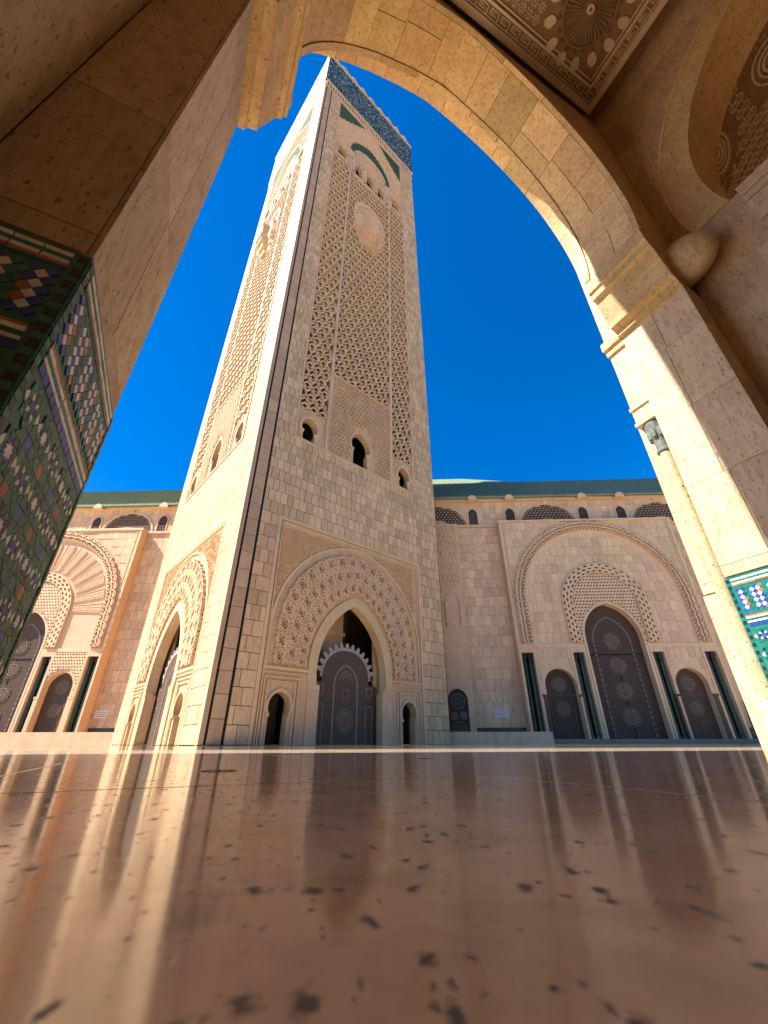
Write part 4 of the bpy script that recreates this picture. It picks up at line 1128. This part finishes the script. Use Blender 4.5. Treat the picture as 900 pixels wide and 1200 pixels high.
b.add([(-75, 12, 40.5), (62, 12, 40.5), (62, 30, 40.5), (-75, 30, 40.5)], [(0, 1, 2, 3)])
roof = b.build('roof', 'roof_tile', mo)
b = MB()
for i in range(330): # ribs of round roof tiles running up the slope
    x = -75 + i * .415
    b.add([(x - .1, e0 - .03, 30.78), (x + .1, e0 - .03, 30.78), (x, e0 - .03, 30.95), (x - .1, 12, 40.56), (x + .1, 12, 40.56), (x, 12, 40.73)], [(0, 1, 2), (0, 3, 5, 2), (1, 4, 5, 2)])
b.build('tile_ribs', 'roof_tile', roof, kind='stuff')
b = MB(); b.add([(-4, 20, 44), (30, 20, 44), (27, 26, 49.6), (14, 26, 50.9), (-4, 26, 50.9), (40, 26, 47)], [(0, 1, 2, 3, 4), (1, 5, 2)]); b.build('upper_roof', 'roof_tile', mo)

def ring_map(cx, hw, zs, zk, base, w):
    """map u along an arch (jambs included), v across the band"""
    c = [(cx - hw, base)] + arch(hw, zs, zk, 40, cx=cx) + [(cx + hw, base)]
    L = [0]
    for p, q in zip(c, c[1:]): L.append(L[-1] + math.hypot(q[0] - p[0], q[1] - p[1]))
    oc = offs(c, w); oc[0] = (cx - hw - w, base); oc[-1] = (cx + hw + w, base)
    def f(u, v):
        u = min(max(u, 0), L[-1] - 1e-6)
        for i in range(len(L) - 1):
            if L[i + 1] >= u:
                k = (u - L[i]) / (L[i + 1] - L[i])
                x, z = c[i][0] + (c[i + 1][0] - c[i][0]) * k, c[i][1] + (c[i + 1][1] - c[i][1]) * k
                X, Z = oc[i][0] + (oc[i + 1][0] - oc[i][0]) * k, oc[i][1] + (oc[i + 1][1] - oc[i][1]) * k
                return (x + (X - x) * v, z + (Z - z) * v)
    return f, L[-1]
def medallion(mb, cx, cz, r, y, m=0):
    for q in (.16, .38, .62): mb.strip([(cx + r * q * math.cos(t * math.pi / 9), cz + r * q * math.sin(t * math.pi / 9)) for t in range(18)], r * .11, y - .10, y, m, True)
    for t in range(12):
        a = t * math.pi / 6; c_, s_ = math.cos(a), math.sin(a)
        mb.strip([(cx + r * (.84 + .14 * math.cos(w)) * c_ - r * .17 * math.sin(w) * s_, cz + r * (.84 + .14 * math.cos(w)) * s_ + r * .17 * math.sin(w) * c_) for w in (0, 1.05, 2.1, 3.14, 4.2, 5.25)], r * .06, y - .07, y, m, True)
def portal(cx, rays):
    PW, Z0, Z1 = 11.25, .5, 26.2
    P0, P1 = cx - PW, cx + PW
    door = arch(3.25, 10.9, 14.9, 16, cx=cx, base=Z0)
    sm = [arch(1.72, 5.75, 7.5, 12, cx=cx + s * 7.1, base=5.0, basehw=1.72) for s in (-1, 1)]
    sm = [[(cx + s * 7.1 - 1.72, Z0)] + arch(1.72, 5.75, 7.5, 12, cx=cx + s * 7.1) + [(cx + s * 7.1 + 1.72, Z0)] for s in (-1, 1)]
    slots = [[(cx + x - w, Z0), (cx + x - w, 9.25), (cx + x + w, 9.25), (cx + x + w, Z0)] for x, w in ((-10.25, .68), (-4.45, .62), (4.45, .62), (10.25, .68))]
    b = MB(); b.plate([(P0, Z0), (P1, Z0), (P1, Z1), (P0, Z1)], [door] + sm + slots, .05, 1.1)
    for x in (P0, P1): b.add([(x, .05, Z0), (x, WY + .06, Z0), (x, WY + .06, Z1), (x, .05, Z1)], [(0, 1, 2, 3)])
    b.box(P0 - .12, P1 + .12, -.14, WY, Z1, Z1 + .3)
    b.build('portal_panel', 'front_smooth', mo)
    for x0, x1 in ((P0, P0 + .35), (P0 + .5, P0 + .62), (P1 - .35, P1), (P1 - .62, P1 - .5)):
        e = MB(); e.box(x0, x1, -.06, .05, 10.19, Z1 - .01); e.build('portal_moulding', 'front_smooth', mo)
    # plain stone facing
    big = [(cx - 10.7, 10.2)] + arch(10.7, 15.4, 26.15, 24, cx=cx) + [(cx + 10.7, 10.2)]
    bigi = [(cx - 9.35, 10.2)] + arch(9.35, 15.4, 24.8, 24, cx=cx) + [(cx + 9.35, 10.2)]
    mid = [(cx - 5.05, 10.2)] + arch(5.05, 14.9, 20.05, 20, cx=cx) + [(cx + 5.05, 10.2)]
    def skip(x0, x1, z0, z1):
        pts = [(x, z) for x in (x0, (x0 + x1) / 2, x1) for z in (z0, (z0 + z1) / 2, z1)]
        if any(inside(mid, *p) for p in pts): return True
        a = [inside(bigi, *p) for p in pts]; c = [inside(big, *p) for p in pts]
        if any(c) and not all(a): return True
        if rays and any(a): return True
        return False
    fb.field(I, P0 + .66, P1 - .66, 10.3, Z1 - .05, .92, 1.2, 0, .05, 'front_stone', skip, gap=.04)
    for x0, x1 in ((P0, cx - 3.55), (cx + 3.55, P1)):
        b = MB(); b.box(x0, x1, -.052, .05, 9.75, 10.18); b.build('string_course', 'front_smooth', mo)
    # carved great arch band
    def drop_(v): return v
    f, L = ring_map(cx, 9.4, 15.4, 24.85, 10.3, 1.2)
    b = MB(); b.perf(f, 0, L, .0, .24, 88, 1, OVAL, -.20, .24, 0, 1)
    b.perf(f, 0, L, .24, 1.0, 40, 2, CRESC, -.26, .30, 0, 1, None, True)
    b.rim([f(L * i / 80, 0) for i in range(81)], -.2, .06, 0, False); b.rim([f(L * i / 80, 1) for i in range(81)], -.26, .06, 0, False); b.rim([f(L * i / 80, .24) for i in range(81)], -.26, -.2, 0, False)
    for i in range(40): b.strip([f(L * (i + q) / 40, .62 + .46 * math.sin(q * math.pi)) for q in (0, .15, .3, .5, .7, .85, 1)], .10, -.31, -.25)
    b.build('great_arch_carving', ['front_carved', 'sebka_back'], mo)
    f, L = ring_map(cx, 3.85, 14.9, 18.85, 10.3, 1.2)
    b = MB(); b.perf(f, 0, L, 0, 1, 30, 3, STAR4, -.22, .26, 0, 1, None, True)
    b.rim([f(L * i / 60, 0) for i in range(61)], -.22, .06, 0, False); b.rim([f(L * i / 60, 1) for i in range(61)], -.22, .06, 0, False)
    b.build('inner_arch_carving', ['front_carved', 'sebka_back'], mo)
    tym = [(cx - 3.8, 10.3)] + arch(3.8, 14.9, 18.8, 20, cx=cx) + [(cx + 3.8, 10.3)]; dg = [(cx - 3.5, 0)] + arch(3.5, 10.9, 15.2, 16, cx=cx) + [(cx + 3.5, 0)]
    b = MB(); b.perf(lambda u, v: (u, v), cx - 3.8, cx + 3.8, 10.3, 18.9, 20, 22, STAR4, -.10, .14, 0, 1, lambda u, v: inside(tym, u, v) and not inside(dg, u, v), True)
    b.build('tympanum_carving', ['front_carved', 'sebka_back'], mo, kind='stuff')
    b = MB(); b.ring([(cx - 3.25, Z0)] + arch(3.25, 10.9, 14.9, 16, cx=cx) + [(cx + 3.25, Z0)], [(cx - 3.5, Z0)] + arch(3.5, 10.9, 15.2, 16, cx=cx) + [(cx + 3.5, Z0)], -.06, .05); b.build('door_surround', 'front_smooth', mo)
    if rays:
        b = MB()
        for i in range(15):
            a = math.pi * (i + .5) / 15 * 1.06 - .09
            c_, s_ = math.cos(a), math.sin(a); h = .042
            r0, r1 = 5.4, 9.15
            def q(r, w): return (cx + r * math.cos(a + w), 15.0 + r * math.sin(a + w) * 1.0)
            for k in range(13):
                ra, rb_ = r0 + (r1 - r0) * k / 13, r0 + (r1 - r0) * (k + .8) / 13
                for w0, w1 in ((-h, -h * .1), (h * .1, h)):
                    p = [q(ra, w0), q(rb_, w0), q(rb_, w1), q(ra, w1)]
                    if p[0][1] < 10.3: continue
                    b.slab(p, -.05, .06)
            b.strip([q(r0, -h * 1.5), q(r1, -h * 1.5)], .08, -.08, .05); b.strip([q(r0, h * 1.5), q(r1, h * 1.5)], .08, -.08, .05)
        b.build('radiating_flutes', 'front_carved', mo)
        for s in (-1, 1):
            sg = [(cx + s * 7.1 - 2.0, 0)] + arch(2.0, 5.75, 7.9, 12, cx=cx + s * 7.1) + [(cx + s * 7.1 + 2.0, 0)]
            b = MB(); x0, x1 = cx + s * 7.35 - 2.05, cx + s * 7.35 + 2.05
            b.perf(lambda u, v: (u, v), x0, x1, 4.6, 9.65, 12, 14, STAR4, -.06, .10, 0, 1, lambda u, v: not inside(sg, u, v), True); b.build('doorway_carving', ['front_carved', 'sebka_back'], mo)
    else:
        def sk2(x0, x1, z0, z1):
            return any(inside([(cx + s * 7.1 - 1.9, 0)] + arch(1.9, 5.75, 7.8, 12, cx=cx + s * 7.1) + [(cx + s * 7.1 + 1.9, 0)], x, z) for s in (-1, 1) for x in (x0, (x0 + x1) / 2, x1) for z in (z0, (z0 + z1) / 2, z1))
        for s in (-1, 1): fb.field(I, cx + s * 7.35 - 2.1, cx + s * 7.35 + 2.1, Z0, 9.7, .7, 1.15, .0, .05, 'front_stone', sk2, gap=.04)
    # bronze doors
    dy = .85
    b = MB(); b.slab([(cx - 3.3, Z0)] + arch(3.3, 10.9, 15.0, 16, cx=cx) + [(cx + 3.3, Z0)], dy, dy + .2); dr = b.build('bronze_door', 'bronze', mo)
    b = MB(); b.strip([(cx - 2.15, Z0 + .1)] + arch(2.15, 10.4, 13.4, 12, cx=cx) + [(cx + 2.15, Z0 + .1)], .34, dy - .04, dy); b.build('border_band', 'bronze_mid', dr)
    b = MB(); pth = [(cx - 2.15, Z0 + .1)] + arch(2.15, 10.4, 13.4, 12, cx=cx) + [(cx + 2.15, Z0 + .1)]
    Ls = 0
    for p, q in zip(pth, pth[1:]):
        l = math.hypot(q[0] - p[0], q[1] - p[1]); n = max(1, round(l / .55))
        for i in range(n):
            t = (i + .5) / n; x, z = p[0] + (q[0] - p[0]) * t, p[1] + (q[1] - p[1]) * t
            b.slab([(x - .13, z), (x, z - .13), (x + .13, z), (x, z + .13)], dy - .07, dy)
    b.build('border_studs', 'bronze_light', dr)
    for z in (2.6, 5.2, 7.9, 10.6):
        b = MB(); medallion(b, cx, z, 1.0, dy); b.build('medallion', 'bronze_light', dr)
    b = MB(); b.box(cx - 3.2, cx + 3.2, dy - .05, dy, 9.05, 9.15); b.box(cx - .05, cx + .05, dy - .05, dy, Z0, 9.04); b.build('door_seam', 'black_inlay', dr)
    b = MB()
    for i in range(21):
        for j in range(46):
            x, z = cx - 3.1 + i * .3 + .15 * (j % 2), .8 + j * .3
            if not inside([(cx - 3.1, 0)] + arch(3.1, 10.9, 14.6, 12, cx=cx) + [(cx + 3.1, 0)], x, z): continue
            b.add([(x - .06, dy, z), (x, dy, z - .06), (x + .06, dy, z), (x, dy, z + .06), (x, dy - .035, z)], [(0, 1, 4), (1, 2, 4), (2, 3, 4), (3, 0, 4)])
    b.build('door_studs', 'bronze_mid', dr, kind='stuff')
    for s in (-1, 1):
        x = cx + s * 7.1
        b = MB(); b.slab([(x - 1.75, Z0)] + arch(1.75, 5.75, 7.6, 12, cx=x) + [(x + 1.75, Z0)], dy, dy + .2); d2 = b.build('side_door', 'bronze', mo)
        for z, r in ((5.9, .85), (3.4, .8)):
            b = MB(); medallion(b, x, z, r, dy); b.build('medallion', 'bronze_light', d2)
        b = MB(); b.box(x - 1.7, x + 1.7, dy - .06, dy, 4.75, 4.9); b.box(x - .04, x + .04, dy - .05, dy, Z0, 4.74)
        for e_ in (-1.25, 1.25): b.box(x + e_ - .06, x + e_ + .06, dy - .05, dy, Z0, 4.74)
        b.build('door_rail', 'bronze_mid', d2)
        for e_ in (-1, 1):
            b = MB(); b.box(*sorted((x + e_ * 1.74, x + e_ * 2.25)), -.04, .04, Z0, 4.56); b.box(*sorted((x + e_ * 1.72, x + e_ * 2.32)), -.07, .04, 4.55, 4.8)
            b.build('door_pilaster', 'bronze' if not rays else 'front_smooth', mo)
    for x, w in ((-10.25, .68), (-4.45, .62), (4.45, .62), (10.25, .68)):
        xx = cx + x
        b = MB(); b.box(xx - w - .05, xx + w + .05, 1.0, 1.1, Z0, 9.3); b.build('niche_back', 'dark_marble', mo)
        for e_ in (-.30, .30):
            b = MB(); b.lathe([(.26, Z0), (.26, .8), (.2, .95), (.19, 8.2)], xx + e_, .45, 10); c_ = b.build('column', 'green_marble', mo, smooth=False)
            b = MB(); b.lathe([(.2, 8.2), (.22, 8.35), (.2, 8.45), (.30, 8.9), (.30, 9.2)], xx + e_, .45, 10); b.build('capital', 'dark_marble', c_)
        b = MB()
        for e_ in (-1, 1): b.box(*sorted((xx + e_ * w, xx + e_ * (w + .26))), -.05, .05, Z0, 9.74)
        b.box(xx - w, xx + w, -.05, .05, 9.26, 9.74)
        b.build('niche_surround', 'front_smooth', mo)
portal(24.6, False)
portal(-47.3, True)
# plain wall facing either side of the portals
fb.field(I, 7.9, 13.3, 1.65, 26.2, .92, 1.2, WY, WY + .06, 'front_stone', gap=.04)
fb.field(I, 36.0, 52, 1.65, 26.2, .92, 1.2, WY, WY + .06, 'front_stone', lambda a, b_, c, d: a < 43.8 and b_ > 37.4 and c < 11.2, gap=.04)
fb.field(I, -36.0, -24, 1.65, 26.2, .92, 1.2, WY, WY + .06, 'front_stone', gap=.04)
# attic with pierced lunettes
lun = [(20.6, 3.9), (35.9, 3.9), (5.4, 3.9), (-39.4, 3.6), (-24.5, 3.6)]
sml = [10.3, 15.5, 25.6, 30.8, -44.3, -34.4, -29.5]
def sk3(x0, x1, z0, z1):
    for cx, w in lun:
        if x1 > cx - w - .1 and x0 < cx + w + .1: 
            if any(((x - cx) / (w + .1)) ** 2 + ((z - 26.6) / 3.15) ** 2 < 1 for x in (x0, x1, (x0 + x1) / 2) for z in (z0, z1)): return True
    return any(x1 > c - .8 and x0 < c + .8 and z0 < 29.4 for c in sml)
fb.field(I, -60, 50, 26.65, 30.28, .9, .9, WY, WY + .06, 'front_stone', sk3, gap=.04)
for cx, w in lun:
    el = [(cx + w * math.cos(math.pi - math.pi * i / 20), 26.66 + 3.0 * math.sin(math.pi * i / 20)) for i in range(21)]
    b = MB(); b.perf(lambda u, v: (u, v), cx - w, cx + w, 26.7, 29.7, 16, 8, STAR4, WY - .02, .3, 0, 1, lambda u, v: ((u - cx) / w) ** 2 + ((v - 26.66) / 3.0) ** 2 < .93 and ((u - cx) / 1.4) ** 2 + ((v - 26.66) / .8) ** 2 > 1, True)
    l = b.build('lunette', ['sebka_back', 'dark_marble'], mo)
    b = MB(); b.ring([(x, z) for x, z in el], [(cx + (x - cx) * 1.06, 26.66 + (z - 26.66) * 1.07) for x, z in el], WY - .08, WY + .05); b.slab([(cx + 1.35 * math.cos(math.pi * i / 10), 26.66 + .75 * math.sin(math.pi * i / 10)) for i in range(11)], WY - .06, WY + .05); b.box(cx - .22, cx + .22, WY - .15, WY + .05, 29.75, 30.6); b.build('lunette_frame', 'front_smooth', l)
for cx in sml:
    b = MB(); s_p = arch(.62, 28.4, 29.2, 8, cx=cx, base=26.75)
    b.perf(lambda u, v: (u, v), cx - .62, cx + .62, 26.8, 29.2, 4, 8, STAR4, WY - .01, .3, 0, 1, lambda u, v: inside(s_p, u, v), True); b.slab(s_p, WY + .02, WY + .05, 1)
    l = b.build('pierced_window', ['sebka_back', 'dark_marble'], mo)
    b = MB(); b.ring(s_p, [(cx + (x - cx) * 1.28, z + (.17 if z > 28 else 0)) for x, z in s_p], WY - .07, WY + .05); b.slab([(cx + .62 * math.cos(math.pi * i / 10), 30.2 + .75 * math.sin(math.pi * i / 10)) for i in range(11)], WY - 1.0, WY - .4); b.build('window_frame', 'front_smooth', l)
# buttress with net relief and fountain niche beside the tower
b = MB(); b.box(5.0, 7.85, .75, WY + .05, 1.2, 26.6); b.build('buttress', 'front_stone', mo)
b = MB(); b.perf(lambda u, v: (u, v), 5.35, 7.45, 17.6, 26.2, 4, 11, TEAR, .66, .12, 0, 1, None, True); b.build('net_relief', ['front_carved', 'sebka_back'], mo)
b = MB(); b.strip(arch(.85, 15.6, 16.9, 10, cx=6.4, base=13.4), .16, .62, .75); b.slab(arch(.72, 15.6, 16.6, 10, cx=6.4, base=13.4), .72, .75); b.build('blind_arch', 'front_carved', mo)
for x in (5.5, 7.3):
    b = MB(); b.lathe([(.05, 12.4), (.13, 12.6), (.12, 15.0), (.2, 15.4)], x, .68, 8); b.build('colonnette', 'front_smooth', mo)
fz = MB(); fz.slab([(4.95, 1.2)] + arch(1.1, 4.3, 5.5, 10, cx=6.05) + [(7.15, 1.2)], .60, .76); fn = fz.build('fountain_niche', 'zellige_black', mo)
for (x, z, r) in ((6.05, 4.2, .75), (5.55, 2.75, .36), (6.55, 2.75, .36), (6.05, 1.5, .7)):
    b = MB(); 
    for k_, mt in ((1, 0), (.72, 1), (.4, 0), (.18, 1)): b.strip([(x + r * k_ * math.cos(t * math.pi / 8), max(1.25, z + r * k_ * math.sin(t * math.pi / 8))) for t in range(16)], .07, .57, .60, mt, True)
    b.build('tile_rosette', ['bronze_light', 'zellige_teal'], fn)
b = MB(); b.box(7.9, 13.3, WY - .03, WY + .05, 1.2, 1.62); b.build('green_plinth', 'green_marble', mo)
b = MB(); b.box(-35.9, -24, WY - .03, WY + .05, 1.2, 1.62); b.build('green_plinth', 'green_marble', mo)
b = MB(); b.box(36.05, 52, WY - .03, WY + .05, .4, 1.62); b.build('green_plinth', 'green_marble', mo)
# side doorway arch right of the portal
b = MB(); b.ring(arch(2.0, 6.4, 8.9, 12, cx=40.6, base=5.0), arch(2.45, 6.4, 9.5, 12, cx=40.6, base=5.0), WY - .15, WY + .05)
for z in (10.0, 10.35, 10.7): b.box(37.5, 43.7, WY - .3, WY + .05, z, z + .22)
b.slab(arch(2.0, 6.4, 8.9, 12, cx=40.6, base=5.0), WY + .02, WY + .05)
for e_ in (-1, 1): b.box(*sorted((40.6 + e_ * 1.7, 40.6 + e_ * 2.9)), WY - .4, WY + .05, 4.4, 4.9)
b.build('side_arch', 'front_smooth', mo)
b = MB(); b.box(37.3, 38.5, WY - .08, WY + .05, 1.6, 4.1); b.build('niche_back', 'dark_marble', mo)
for x in (37.6, 38.2):
    b = MB(); b.lathe([(.2, 1.6), (.18, 4.0)], x, WY - .2, 10); b.build('column', 'green_marble', mo)
fb.build(mo, 'stone_block', 300)

# ------------------------------------------------------------ small things in the court
def at_front(u, y):
    t = R(-2.5); return (2.177 + u * math.cos(t) - y * math.sin(t), 49.905 + u * math.sin(t) + y * math.cos(t), 0)
st = empty('stone_steps', at_front(26, 0), R(-2.5), 'dark stone steps running along the foot of the right portal', 'steps')
for i, (d, z) in enumerate(((2.1, .17), (1.4, .34), (.7, .51))):
    b = MB(); b.box(-11.2, 12.5, -d, .05 if i == 2 else -d + .72, z - .17 if i == 0 else z - .172, z); b.build('step', 'step_stone', st)
def bench(u0, u1, y, h, label, splits):
    o = empty('stone_bench', at_front((u0 + u1) / 2, y), R(-2.5), label, 'bench', 'low stone benches in the court')
    w = (u1 - u0) / 2; c = [-w] + [(-w + 2 * w * q) for q in splits] + [w]
    for a, b_ in zip(c, c[1:]): lone_block('stone_block', 'bench_stone', o, a + .01, b_ - .01, -.45, .45, -.03, h)
bench(4.2, 14.6, -2.9, 1.12, 'pale pink stone bench right of the minaret, in front of the tiled niche', (.46, .7))
bench(-52, -29.6, -2.9, 1.12, 'orange stone bench left of the minaret below the sunlit wall', (.3, .62, .8))
bench(33.6, 44, -7.0, .75, 'sunlit yellow stone bench at the far right foot of the pillar', (.5,))
def sign(u, y, z, w, h, label):
    o = empty('wall_sign', at_front(u, y), R(-2.5), label, 'sign', 'notice plates on the mosque wall')
    b = MB(); b.box(-w, w, -.05, 0, z - h, z + h); b.build('plate', 'sign_white', o)
    t = MB()
    for j in range(3):
        x = -w * .8
        while x < w * .75:
            l = random.uniform(.05, .16); t.box(x, min(x + l, w * .82), -.056, -.05, z + h * (.5 - .5 * j) - .035, z + h * (.5 - .5 * j) + .035); x += l + .05
    t.build('lettering', 'sign_ink', o)
sign(10.85, WY - .003, 3.0, .72, .36, 'small white notice plate on the wall right of the minaret')
sign(-34.9, WY - .003, 3.05, .72, .42, 'small white notice plate on the sunlit wall left of the minaret')
def drain(a, d, r, label):
    o = g_empty('floor_ring', a, d, label, 'floor fitting', 'round fittings set in the gallery floor')
    b = MB(); b.lathe([(r, .0003), (r, .0012), (r * .84, .0012), (r * .84, .0003)], 0, 0, 28); b.build('rim', 'iron', o)
    b = MB(); b.lathe([(.0, .0004), (r * .83, .0004)], 0, 0, 24); b.build('cover', 'polished_floor', o)
    b = MB(); b.lathe([(.0, .002), (r * .12, .002), (r * .14, .0003)], 0, 0, 12); b.build('screw', 'iron', o)
drain(.165, 1.30, .043, 'dark iron ring set in the polished floor at the left')
drain(1.17, 1.96, .028, 'small dark round fitting in the floor right of the bronze door reflection')
